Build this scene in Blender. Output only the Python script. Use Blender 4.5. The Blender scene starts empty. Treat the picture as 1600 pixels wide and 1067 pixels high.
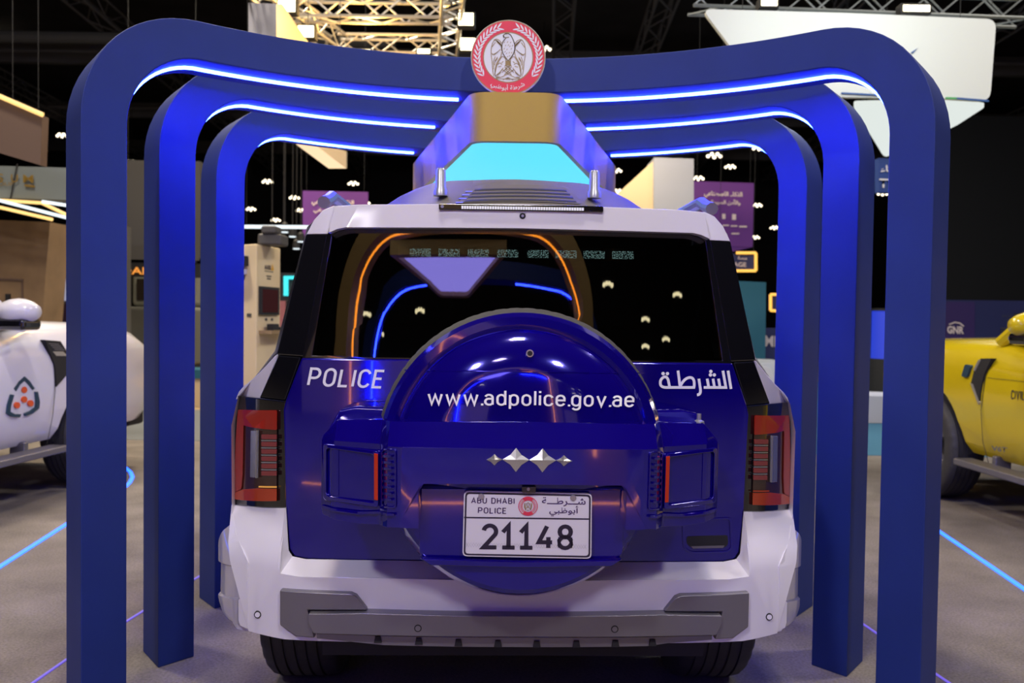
import bpy, bmesh, math, random
from mathutils import Vector, Matrix, geometry
random.seed(7)
PI = math.pi
SC = bpy.context.scene
COL = SC.collection

# ------------------------------------------------------------------ camera
CAM_H, FPX, PITCH, ROLL = 1.396, 1400.0, math.radians(1.68), 0.0136
cam_d = bpy.data.cameras.new('camera')
cam = bpy.data.objects.new('camera', cam_d); COL.objects.link(cam)
cam_d.sensor_width = 36.0; cam_d.lens = FPX / 1600.0 * 36.0
cam_d.clip_start = 0.05; cam_d.clip_end = 300
cam_d.dof.use_dof = True; cam_d.dof.focus_distance = 2.5; cam_d.dof.aperture_fstop = 4.0
CAM_M = Matrix.Translation((0, 0, CAM_H)) @ Matrix.Rotation(PI/2 - PITCH, 4, 'X') @ Matrix.Rotation(ROLL, 4, 'Z')
cam.matrix_world = CAM_M
SC.camera = cam

# ------------------------------------------------------------------ world, lights, exposure
w = bpy.data.worlds.new('hall_ambient'); SC.world = w; w.use_nodes = True
w.node_tree.nodes['Background'].inputs[0].default_value = (0.55, 0.6, 0.9, 1)
w.node_tree.nodes['Background'].inputs[1].default_value = 0.022
SC.view_settings.view_transform = 'Standard'; SC.view_settings.look = 'None'
SC.view_settings.gamma = 1.0; SC.view_settings.use_curve_mapping = False
SC.view_settings.exposure = 0.0
SC.cycles.use_denoising = True
SC.cycles.max_bounces = 8; SC.cycles.sample_clamp_indirect = 6.0

def area(name, loc, target, size, power, color, size_y=None):
    d = bpy.data.lights.new(name, 'AREA'); d.energy = power; d.color = color
    d.shape = 'RECTANGLE'; d.size = size; d.size_y = size_y or size
    o = bpy.data.objects.new(name, d); COL.objects.link(o)
    o.location = loc
    o.rotation_euler = (Vector(target) - Vector(loc)).to_track_quat('-Z', 'Y').to_euler()
    return o
area('hall_area_light', (-3.5, -5.0, 7.5), (0, 2.6, 0.8), 0.6, 310, (0.94, 0.90, 1.0))
area('hall_area_light', (3.5, -5.0, 7.5), (0, 2.6, 0.8), 0.6, 255, (0.94, 0.90, 1.0))
area('hall_area_light', (0.0, 1.5, 8.8), (0, 2.6, 0), 0.8, 200, (0.95, 0.95, 1.0))
area('hall_area_light', (-5.5, 6.0, 8.5), (-3.5, 6.5, 0), 1.0, 420, (1.0, 0.88, 0.72))
area('hall_area_light', (6.0, 4.5, 8.5), (4.0, 6.5, 0), 1.0, 380, (1.0, 0.9, 0.78))
area('hall_area_light', (-4.0, 13.0, 8.5), (-4, 12.0, 0), 1.5, 1000, (1.0, 0.85, 0.62))
area('hall_area_light', (6.0, 15.0, 8.5), (5, 14.0, 0), 1.5, 500, (0.9, 0.95, 1.0))

# ------------------------------------------------------------------ pixel rays (photo 1600 x 1067)
def ray(px, py):
    d = Vector(((px - 800.0) / FPX, -(py - 533.5) / FPX, -1.0))
    return CAM_M.translation.copy(), (CAM_M.to_3x3() @ d)
def W(px, py, Y):
    o, d = ray(px, py); t = (Y - o.y) / d.y
    return o + d * t
def G(px, py, z=0.0):
    o, d = ray(px, py); t = (z - o.z) / d.z
    return o + d * t

# ------------------------------------------------------------------ materials
def mat(name, col, rough=0.5, metal=0.0, coat=0.0, emit=None, estr=0.0, noise=0.0, nscale=40.0, bump=0.0, spec=0.5):
    m = bpy.data.materials.new(name); m.use_nodes = True
    nt = m.node_tree; b = nt.nodes['Principled BSDF']
    b.inputs['Base Color'].default_value = (*col, 1); b.inputs['Roughness'].default_value = rough
    b.inputs['Metallic'].default_value = metal; b.inputs['Coat Weight'].default_value = coat
    b.inputs['Coat Roughness'].default_value = 0.03
    b.inputs['Specular IOR Level'].default_value = spec
    if emit:
        b.inputs['Emission Color'].default_value = (*emit, 1); b.inputs['Emission Strength'].default_value = estr
    if noise or bump:
        tc = nt.nodes.new('ShaderNodeTexCoord'); n = nt.nodes.new('ShaderNodeTexNoise')
        n.inputs['Scale'].default_value = nscale; n.inputs['Detail'].default_value = 4
        nt.links.new(tc.outputs['Object'], n.inputs['Vector'])
        if noise:
            r = nt.nodes.new('ShaderNodeMapRange')
            r.inputs[1].default_value = 0.3; r.inputs[2].default_value = 0.7
            r.inputs[3].default_value = 1 - noise; r.inputs[4].default_value = 1 + noise
            mx = nt.nodes.new('ShaderNodeVectorMath'); mx.operation = 'SCALE'
            mx.inputs[0].default_value = col
            nt.links.new(n.outputs['Fac'], r.inputs[0]); nt.links.new(r.outputs[0], mx.inputs['Scale'])
            nt.links.new(mx.outputs[0], b.inputs['Base Color'])
        if bump:
            bp = nt.nodes.new('ShaderNodeBump'); bp.inputs['Strength'].default_value = bump; bp.inputs['Distance'].default_value = 0.01
            nt.links.new(n.outputs['Fac'], bp.inputs['Height']); nt.links.new(bp.outputs[0], b.inputs['Normal'])
    return m
def glow(name, col, s):
    return mat(name, (0.02, 0.02, 0.02), 0.5, emit=col, estr=s)
def glassy(name, tint, ior=1.7):
    m = bpy.data.materials.new(name); m.use_nodes = True; nt = m.node_tree
    nt.nodes.remove(nt.nodes['Principled BSDF']); out = nt.nodes['Material Output']
    f = nt.nodes.new('ShaderNodeFresnel'); f.inputs['IOR'].default_value = ior
    t = nt.nodes.new('ShaderNodeBsdfTransparent'); t.inputs[0].default_value = (*tint, 1)
    g = nt.nodes.new('ShaderNodeBsdfGlossy'); g.inputs['Roughness'].default_value = 0.01
    x = nt.nodes.new('ShaderNodeMixShader')
    nt.links.new(f.outputs[0], x.inputs[0]); nt.links.new(t.outputs[0], x.inputs[1]); nt.links.new(g.outputs[0], x.inputs[2])
    nt.links.new(x.outputs[0], out.inputs['Surface'])
    return m
M = {}
M['blue'] = mat('blue_gloss_wrap', (0.008, 0.0015, 0.27), 0.09, 0.45, 1.0, spec=0.7)
M['white'] = mat('white_car_paint', (0.74, 0.72, 0.78), 0.28, 0, 0.6)
M['yellow'] = mat('yellow_car_paint', (0.62, 0.47, 0.006), 0.25, 0, 0.7)
M['gloss_black'] = mat('gloss_black', (0.006, 0.006, 0.008), 0.08, 0, 1.0)
M['black'] = mat('matte_black', (0.012, 0.012, 0.014), 0.7)
M['dark'] = mat('dark_cabin', (0.012, 0.013, 0.015), 0.9)
M['seat'] = mat('dark_seat_fabric', (0.04, 0.05, 0.05), 0.8)
M['rubber'] = mat('tyre_rubber', (0.035, 0.034, 0.038), 0.62, noise=0.15, nscale=60)
M['spare_rubber'] = mat('grey_rubber', (0.045, 0.043, 0.045), 0.75, noise=0.12, nscale=50)
M['garnish'] = mat('satin_grey_garnish', (0.22, 0.21, 0.235), 0.36, 0.6)
M['pod'] = mat('bronze_grey_pod', (0.13, 0.118, 0.10), 0.6, 0.0, 0.0, spec=.12)
M['silver'] = mat('silver_plastic', (0.42, 0.42, 0.45), 0.3, 0.6)
M['chrome'] = mat('chrome', (0.72, 0.70, 0.68), 0.3, 0.85)
M['glass'] = glassy('tinted_glass', (0.30, 0.32, 0.34), 1.9)
M['lens_glass'] = glassy('clear_lens', (0.95, 0.95, 0.95), 1.45)
M['lens_red'] = mat('red_lens', (0.30, 0.008, 0.004), 0.2, 0, 0.8, emit=(0.8, 0.05, 0.02), estr=0.03)
M['lens_amber'] = mat('orange_red_lens', (0.42, 0.035, 0.006), 0.2, 0, 0.8, emit=(0.8, 0.12, 0.02), estr=0.03)
M['lens_dark'] = mat('smoked_red_housing', (0.05, 0.018, 0.012), 0.2, 0, 0.8)
M['lens_clear'] = mat('clear_reflector', (0.45, 0.46, 0.5), 0.15, 0.7)
M['rib_red'] = mat('dusky_red_rib', (0.30, 0.05, 0.05), 0.3, 0.2, 0.5)
M['reflector_red'] = mat('red_reflector_strip', (0.55, 0.03, 0.005), 0.2, 0, 0.5)
M['txt_white'] = mat('white_lettering', (0.88, 0.88, 0.92), 0.5)
M['txt_dark'] = mat('dark_lettering', (0.022, 0.016, 0.035), 0.5)
M['txt_purple'] = mat('purple_lettering', (0.05, 0.015, 0.10), 0.5)
M['plate'] = mat('white_plate', (0.80, 0.78, 0.80), 0.45)
M['arch'] = mat('blue_arch_paint', (0.013, 0.032, 0.190), 0.6, noise=0.05, nscale=6, spec=0.35)
M['led_blue'] = glow('blue_led', (0.010, 0.024, 1.0), 140)
M['led_floor'] = glow('blue_floor_led', (0.012, 0.10, 1.0), 5)
M['led_violet'] = glow('violet_floor_led', (0.20, 0.13, 0.85), 0.9)
M['gold'] = mat('satin_gold', (0.50, 0.34, 0.075), 0.5, 0.2, spec=.3)
M['cyan'] = glow('cyan_light_panel', (0.10, 0.75, 1.0), 1.0)
M['crest_red'] = mat('crest_red', (0.80, 0.045, 0.09), 0.5)
M['crest_white'] = mat('crest_white', (0.82, 0.84, 0.88), 0.5)
M['crest_gold'] = mat('crest_gold', (0.36, 0.26, 0.10), 0.5)

# ------------------------------------------------------------------ object helpers
def link(o, parent=None):
    COL.objects.link(o)
    if parent: o.parent = parent
    return o
def tag(o, label=None, cat=None, group=None, kind=None):
    if label: o['label'] = label
    if cat: o['category'] = cat
    if group: o['group'] = group
    if kind: o['kind'] = kind
    return o
def thing(name, label, cat, loc=(0, 0, 0), rz=0.0, group=None):
    o = bpy.data.objects.new(name, None); o.empty_display_size = 0.2
    COL.objects.link(o); o.location = loc; o.rotation_euler = (0, 0, rz)
    return tag(o, label, cat, group)
def obj(name, bm, m, parent=None, smooth=35, bevel=0.0, seg=2, recalc=True):
    if recalc: bmesh.ops.recalc_face_normals(bm, faces=bm.faces[:])
    me = bpy.data.meshes.new(name); bm.to_mesh(me); bm.free()
    for x in (m if isinstance(m, (list, tuple)) else [m]): me.materials.append(x)
    if smooth:
        me.polygons.foreach_set('use_smooth', [True] * len(me.polygons))
        me.set_sharp_from_angle(angle=math.radians(smooth))
    o = link(bpy.data.objects.new(name, me), parent)
    if bevel:
        b = o.modifiers.new('bevel', 'BEVEL'); b.width = bevel; b.segments = seg
        b.limit_method = 'ANGLE'; b.angle_limit = math.radians(32); b.harden_normals = True
    return o
def struct(name, bm, m, **k):
    return tag(obj(name, bm, m, **k), kind='structure')
def dup(root, loc=None, rz=None, label=None):
    r = root.copy(); COL.objects.link(r)
    if loc is not None: r.location = loc
    if rz is not None: r.rotation_euler = (0, 0, rz)
    if label: r['label'] = label
    for ch in list(root.children):
        c = ch.copy(); COL.objects.link(c); c.parent = r
        for g in list(ch.children):
            d = g.copy(); COL.objects.link(d); d.parent = c
    return r
def box(bm, x0, x1, y0, y1, z0, z1, mtx=None):
    v = [bm.verts.new((x, y, z)) for x in (x0, x1) for y in (y0, y1) for z in (z0, z1)]
    if mtx is not None:
        for q in v: q.co = mtx @ q.co
    for f in ((0,1,3,2),(4,6,7,5),(0,4,5,1),(2,3,7,6),(0,2,6,4),(1,5,7,3)):
        bm.faces.new([v[i] for i in f])
    return v
def tube(bm, p0, p1, r, n=8, r1=None):
    p0, p1 = Vector(p0), Vector(p1); d = (p1 - p0)
    if d.length < 1e-6: return
    q = d.to_track_quat('Z', 'Y'); r1 = r if r1 is None else r1
    a, b = [], []
    for i in range(n):
        t = 2*PI*i/n; u = q @ Vector((math.cos(t), math.sin(t), 0))
        a.append(bm.verts.new(p0 + u*r)); b.append(bm.verts.new(p1 + u*r1))
    for i in range(n):
        j = (i+1) % n; bm.faces.new((a[i], a[j], b[j], b[i]))
    bm.faces.new(a[::-1]); bm.faces.new(b)
def path_tube(bm, pts, r, n=6):
    for a, b in zip(pts, pts[1:]): tube(bm, a, b, r, n)
def lathe(bm, prof, axis='y', seg=48, c=(0, 0, 0), closed=False, caps=True):
    """prof: (radius, position along axis)"""
    c = Vector(c); rings = []
    for r, a in prof:
        ring = []
        for i in range(seg):
            t = 2*PI*i/seg; u, v = r*math.cos(t), r*math.sin(t)
            p = {'y': (u, a, v), 'x': (a, u, v), 'z': (u, v, a)}[axis]
            ring.append(bm.verts.new(c + Vector(p)))
        rings.append(ring)
    pairs = list(zip(rings, rings[1:])) + ([(rings[-1], rings[0])] if closed else [])
    for A, B in pairs:
        for i in range(seg):
            j = (i+1) % seg; bm.faces.new((A[i], A[j], B[j], B[i]))
    if caps and not closed:
        for ring in (rings[0], rings[-1]):
            bm.faces.new(ring)
    return rings
def mirror_pts(half):
    """half outline, bottom/top centre to centre on the x<=0 side -> full closed outline"""
    return half + [(-x, z) for x, z in reversed(half) if abs(x) > 1e-6]
def round_rect(x0, x1, z0, z1, r, n=5):
    out = []
    for cx, cz, a in ((x1-r, z1-r, 0), (x0+r, z1-r, 90), (x0+r, z0+r, 180), (x1-r, z0+r, 270)):
        for i in range(n+1):
            t = math.radians(a + 90*i/n); out.append((cx + r*math.cos(t), cz + r*math.sin(t)))
    return out
def round_poly(pts, r, n=4):
    out = []; N = len(pts)
    for i in range(N):
        p = Vector(pts[i]); a = Vector(pts[i-1]); b = Vector(pts[(i+1) % N])
        da, db = (a-p), (b-p); k = min(r, da.length*0.45, db.length*0.45)
        A = p + da.normalized()*k; B = p + db.normalized()*k
        for j in range(n+1):
            t = j/n; out.append(tuple((1-t)**2*A + 2*t*(1-t)*p + t*t*B))
    return out
def panel(bm, pts, surf, depth, cx=(), cz=()):
    """closed outline in (x, z), cut on x / z lines, laid on y = surf(x, z), extruded back by depth"""
    b = bmesh.new()
    vs = [b.verts.new((x, 0, z)) for x, z in pts]
    b.faces.new(vs)
    bmesh.ops.triangulate(b, faces=b.faces[:])
    bmesh.ops.dissolve_limit(b, angle_limit=0.01, verts=b.verts[:], edges=b.edges[:]) if False else None
    for x in cx:
        bmesh.ops.bisect_plane(b, geom=b.verts[:]+b.edges[:]+b.faces[:], plane_co=(x, 0, 0), plane_no=(1, 0, 0), dist=1e-5)
    for z in cz:
        bmesh.ops.bisect_plane(b, geom=b.verts[:]+b.edges[:]+b.faces[:], plane_co=(0, 0, z), plane_no=(0, 0, 1), dist=1e-5)
    bmesh.ops.remove_doubles(b, verts=b.verts[:], dist=1e-5)
    vm = {}; back = {}
    for v in b.verts:
        y = surf(v.co.x, v.co.z)
        vm[v] = bm.verts.new((v.co.x, y, v.co.z)); back[v] = bm.verts.new((v.co.x, y + depth, v.co.z))
    for f in b.faces:
        try:
            bm.faces.new([vm[v] for v in f.verts]); bm.faces.new([back[v] for v in reversed(f.verts)])
        except ValueError: pass
    for e in b.edges:
        if len(e.link_faces) == 1:
            p, q = e.verts; bm.faces.new((vm[p], vm[q], back[q], back[p]))
    b.free()
def ring_panel(bm, outer, inner, surf, depth):
    n = len(outer)
    L = [[bm.verts.new((x, surf(x, z) + d, z)) for x, z in P] for d in (0, depth) for P in (outer, inner)]
    of, inf, ob, ib = L
    for i in range(n):
        j = (i+1) % n
        bm.faces.new((of[i], of[j], inf[j], inf[i])); bm.faces.new((ob[i], ib[i], ib[j], ob[j]))
        bm.faces.new((of[i], ob[i], ob[j], of[j])); bm.faces.new((inf[i], inf[j], ib[j], ib[i]))
def ribbon(bm, pts, wd, f):
    """flat stroke through 2-D pts, f maps (u, v) to 3-D"""
    P = [Vector(p) for p in pts]; n = len(P); L, R = [], []
    for i in range(n):
        d = (P[min(i+1, n-1)] - P[max(i-1, 0)]); d = Vector((-d.y, d.x)).normalized() if d.length > 0 else Vector((0, 1))
        ww = wd if not callable(wd) else wd(i/(n-1))
        L.append(bm.verts.new(f(*(P[i] + d*ww/2)))); R.append(bm.verts.new(f(*(P[i] - d*ww/2))))
    for i in range(n-1): bm.faces.new((L[i], L[i+1], R[i+1], R[i]))

# ------------------------------------------------------------------ writing
AR = {'ا': 'ﺍﺎ', 'أ': 'ﺃﺄ', 'ب': 'ﺏﺐﺑﺒ', 'ت': 'ﺕﺖﺗﺘ', 'ة': 'ﺓﺔ', 'ذ': 'ﺫﺬ', 'ر': 'ﺭﺮ', 'س': 'ﺱﺲﺳﺴ', 'ش': 'ﺵﺶﺷﺸ', 'ص': 'ﺹﺺﺻﺼ',
      'ط': 'ﻁﻂﻃﻄ', 'ظ': 'ﻅﻆﻇﻈ', 'ع': 'ﻉﻊﻋﻌ', 'ك': 'ﻙﻚﻛﻜ', 'ل': 'ﻝﻞﻟﻠ', 'م': 'ﻡﻢﻣﻤ', 'ن': 'ﻥﻦﻧﻨ', 'و': 'ﻭﻮ', 'ي': 'ﻱﻲﻳﻴ', 'ء': 'ﺀ', 'ـ': 'ـــــ'[:4],
      'ف': 'ﻑﻒﻓﻔ', 'د': 'ﺩﺪ', 'ق': 'ﻕﻖﻗﻘ'}
def arabic(s):
    out = []; n = len(s)
    def joins_next(c): return c in AR and len(AR[c]) == 4
    for i, c in enumerate(s):
        if c not in AR: out.append(c); continue
        prev = i > 0 and joins_next(s[i-1]) and c != 'ء'
        nxt = i < n-1 and joins_next(c) and s[i+1] in AR and s[i+1] != 'ء'
        F = AR[c]
        if len(F) == 4: out.append(F[(3 if nxt else 1) if prev else (2 if nxt else 0)])
        elif len(F) == 2: out.append(F[1 if prev else 0])
        else: out.append(F)
    return ''.join(reversed(out))
def text_bm(body, f, bold=0.0, ar=False):
    """f(u, v): u along 0..1, v up 0..1 over the text's own box -> 3-D point"""
    c = bpy.data.curves.new('lettering', 'FONT'); c.body = arabic(body) if ar else body
    c.resolution_u = 3; c.offset = bold
    o = bpy.data.objects.new('lettering', c); COL.objects.link(o)
    dg = bpy.context.evaluated_depsgraph_get()
    me = bpy.data.meshes.new_from_object(o.evaluated_get(dg))
    bpy.data.objects.remove(o); bpy.data.curves.remove(c)
    bm = bmesh.new(); bm.from_mesh(me); bpy.data.meshes.remove(me)
    xs = [v.co.x for v in bm.verts]; ys = [v.co.y for v in bm.verts]
    x0, x1, y0, y1 = min(xs), max(xs), min(ys), max(ys)
    for v in bm.verts: v.co = Vector(f((v.co.x-x0)/(x1-x0), (v.co.y-y0)/(y1-y0)))
    return bm
def quad(a, b, c, d):
    """corners: lower-left, lower-right, upper-right, upper-left"""
    a, b, c, d = map(Vector, (a, b, c, d))
    return lambda u, v: (a*(1-u) + b*u)*(1-v) + (d*(1-u) + c*u)*v
def text(name, body, q, m, parent=None, bold=0.0, ar=False):
    return obj(name, text_bm(body, quad(*q), bold, ar), m, parent, smooth=0, recalc=False)

# drawn letters: centre-line strokes in a box one cap height tall
def arc(cx, cy, rx, ry, a0, a1, n=10):
    return [(cx + rx*math.cos(math.radians(a0+(a1-a0)*i/n)), cy + ry*math.sin(math.radians(a0+(a1-a0)*i/n))) for i in range(n+1)]
def oval(cx, y0, y1, rx, n=8):
    ry = rx*1.05; return arc(cx, y1-ry, rx, ry, 0, 180, n) + arc(cx, y0+ry, rx, ry, 180, 360, n) + [(cx+rx, y1-ry)]
GL = {
 'P': (.52, [[(0, 0), (0, 1), (.26, 1)] + arc(.26, .72, .26, .28, 90, -90) + [(0, .44)]]), 'O': (.54, [oval(.27, 0, 1, .27)]), 'L': (.44, [[(0, 1), (0, 0), (.44, 0)]]),
 'I': (.0, [[(0, 0), (0, 1)]]), 'C': (.50, [arc(.27, .72, .27, .28, 15, 180) + arc(.27, .28, .27, .28, 180, 345)]), 'E': (.46, [[(.46, 1), (0, 1), (0, 0), (.46, 0)], [(0, .52), (.40, .52)]]),
 'A': (.60, [[(0, 0), (.30, 1), (.60, 0)], [(.10, .30), (.50, .30)]]), 'B': (.52, [[(0, 0), (0, 1), (.27, 1)] + arc(.27, .76, .22, .24, 90, -90) + [(0, .52)], [(0, .52), (.27, .52)] + arc(.27, .26, .25, .26, 90, -90) + [(0, 0)]]),
 'U': (.52, [[(0, 1), (0, .27)] + arc(.26, .27, .26, .27, 180, 360) + [(.52, 1)]]), 'D': (.54, [[(0, 0), (0, 1), (.24, 1)] + arc(.24, .70, .30, .30, 90, 0) + arc(.24, .30, .30, .30, 0, -90) + [(0, 0)]]),
 'H': (.52, [[(0, 0), (0, 1)], [(.52, 0), (.52, 1)], [(0, .5), (.52, .5)]]), 'V': (.54, [[(0, 1), (.27, 0), (.54, 1)]]), 'T': (.5, [[(0, 1), (.5, 1)], [(.25, 1), (.25, 0)]]),
 'F': (.44, [[(.44, 1), (0, 1), (0, 0)], [(0, .52), (.38, .52)]]), 'N': (.54, [[(0, 0), (0, 1), (.54, 0), (.54, 1)]]),
 '2': (.52, [arc(.26, .73, .26, .27, 170, -30, 12) + [(.0, 0), (.54, 0)]]), '1': (.44, [[(-.02, .70), (.22, 1), (.22, 0)], [(-.04, 0), (.48, 0)]]),
 '4': (.54, [[(.34, 1), (.0, .26), (.56, .26)], [(.40, .50), (.40, 0)]]), '8': (.52, [oval(.26, .50, 1, .23), oval(.26, 0, .52, .27)]), '6': (.5, [[(.38, 1), (.04, .42)] + arc(.25, .27, .25, .27, 150, 510, 16)]),
 'w': (.74, [[(0, .70), (.17, 0), (.37, .64), (.57, 0), (.74, .70)]]), 'v': (.46, [[(0, .70), (.23, 0), (.46, .70)]]), 'o': (.44, [oval(.22, 0, .70, .22)]), 'l': (.0, [[(0, 0), (0, 1)]]),
 'i': (.0, [[(0, 0), (0, .70)], [(0, .87), (0, 1)]]), 'd': (.44, [[(.44, 1), (.44, 0)], oval(.22, 0, .70, .22)]), 'p': (.44, [[(0, .70), (0, -.28)], oval(.22, 0, .70, .22)]),
 'a': (.42, [arc(.21, .49, .21, .21, 160, 0) + [(.42, 0)], [(.42, .42), (.2, .42)] + arc(.2, .21, .2, .21, 90, 270) + [(.30, 0), (.42, .10)]]),
 'c': (.40, [arc(.22, .48, .22, .22, 15, 180) + arc(.22, .22, .22, .22, 180, 345)]), 'e': (.44, [[(0, .36), (.44, .36), (.44, .48)] + arc(.22, .48, .22, .22, 0, 180) + arc(.22, .22, .22, .22, 180, 340)]),
 'g': (.44, [[(.44, .70), (.44, -.06)] + arc(.22, -.06, .22, .22, 0, -150), oval(.22, 0, .70, .22)]), '.': (.0, [[(0, -.06), (0, .07)]]), ' ': (.2, [])}
def stroke(bm, pts, wd, f):
    P = [Vector(p) for p in pts]; P = [p for i, p in enumerate(P) if i == 0 or (p-P[i-1]).length > 1e-5]; n = len(P); L, R = [], []
    closed = n > 3 and (P[0]-P[-1]).length < 1e-6
    for i in range(n):
        a = P[i-1] if i else (P[-2] if closed else None); c = P[i+1] if i < n-1 else (P[1] if closed else None)
        d0 = (P[i]-a).normalized() if a is not None else None; d1 = (c-P[i]).normalized() if c is not None else None
        if d0 is None: d0 = d1
        if d1 is None: d1 = d0
        t = d0 + d1; t = t.normalized() if t.length > 1e-4 else d0
        nrm = Vector((-t.y, t.x)); k = max(.38, abs(nrm.dot(Vector((-d0.y, d0.x)))))
        L.append(bm.verts.new(f(*(P[i] + nrm*wd/2/k)))); R.append(bm.verts.new(f(*(P[i] - nrm*wd/2/k))))
    for i in range(n-1): bm.faces.new((L[i], L[i+1], R[i+1], R[i]))
def drawn_bm(body, f, wd=.14, gap=.17):
    """f(u, v): u 0..1 along the word, v 0 baseline .. 1 cap line"""
    x = wd/2; items = []
    for ch in body:
        wv, st = GL[ch]
        for s in st: items.append([(x + a, b) for a, b in s])
        x += wv + wd + gap - (.10 if ch == '.' else 0)
    tot = x - gap - wd/2
    bm = bmesh.new(); h = wd/2
    for s in items: stroke(bm, s, wd, lambda u, v: f(u/tot, h + v*(1-wd)))
    return bm

# ------------------------------------------------------------------ hall shell
M['floor'] = mat('grey_brown_carpet', (0.178, 0.156, 0.140), 0.92, noise=0.20, nscale=3.0, bump=0.25, spec=0.2)
_nt = M['floor'].node_tree
_fn = _nt.nodes.new('ShaderNodeTexNoise'); _fn.inputs['Scale'].default_value = 90; _fn.inputs['Detail'].default_value = 3
_tc = next(n for n in _nt.nodes if n.type == 'TEX_COORD'); _nt.links.new(_tc.outputs['Object'], _fn.inputs['Vector'])
_bp = next(n for n in _nt.nodes if n.type == 'BUMP'); _nt.links.new(_fn.outputs['Fac'], _bp.inputs['Height'])
_sc = next(n for n in _nt.nodes if n.type == 'VECT_MATH'); _mr = _nt.nodes.new('ShaderNodeMapRange')
_mr.inputs[1].default_value = 0.25; _mr.inputs[2].default_value = 0.75; _mr.inputs[3].default_value = 0.72; _mr.inputs[4].default_value = 1.28
_m2 = _nt.nodes.new('ShaderNodeVectorMath'); _m2.operation = 'SCALE'
_nt.links.new(_fn.outputs['Fac'], _mr.inputs[0]); _nt.links.new(_sc.outputs[0], _m2.inputs[0]); _nt.links.new(_mr.outputs[0], _m2.inputs['Scale'])
_nt.links.new(_m2.outputs[0], _nt.nodes['Principled BSDF'].inputs['Base Color'])
M['hall_dark'] = mat('dark_hall_wall', (0.012, 0.011, 0.014), 0.9, noise=0.2, nscale=0.6)
M['ceil'] = mat('dark_ceiling', (0.035, 0.030, 0.034), 0.9, noise=0.3, nscale=0.8)
M['steel_dark'] = mat('dark_steel', (0.16, 0.15, 0.16), 0.6, 0.2)
M['duct'] = mat('grey_duct', (0.13, 0.13, 0.13), 0.6)
M['alu'] = mat('truss_aluminium', (0.55, 0.52, 0.47), 0.4, 0.6)
X0, X1, Y0, Y1, ZC = -30, 30, -14, 50, 10.5
b = bmesh.new(); box(b, X0, X1, Y0, Y1, -0.2, 0); struct('floor', b, M['floor'], smooth=0)
b = bmesh.new(); box(b, X0, X1, Y0, Y1, ZC, ZC+0.2); struct('ceiling', b, M['ceil'], smooth=0)
b = bmesh.new(); box(b, X0, X1, Y1, Y1+0.2, 0, ZC); struct('wall_back', b, M['hall_dark'], smooth=0)
b = bmesh.new(); box(b, X0, X1, Y0-0.2, Y0, 0, ZC); struct('wall_front', b, M['hall_dark'], smooth=0)
b = bmesh.new(); box(b, X0-0.2, X0, Y0, Y1, 0, ZC); struct('wall_left', b, M['hall_dark'], smooth=0)
b = bmesh.new(); box(b, X1, X1+0.2, Y0, Y1, 0, ZC); struct('wall_right', b, M['hall_dark'], smooth=0)

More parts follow.
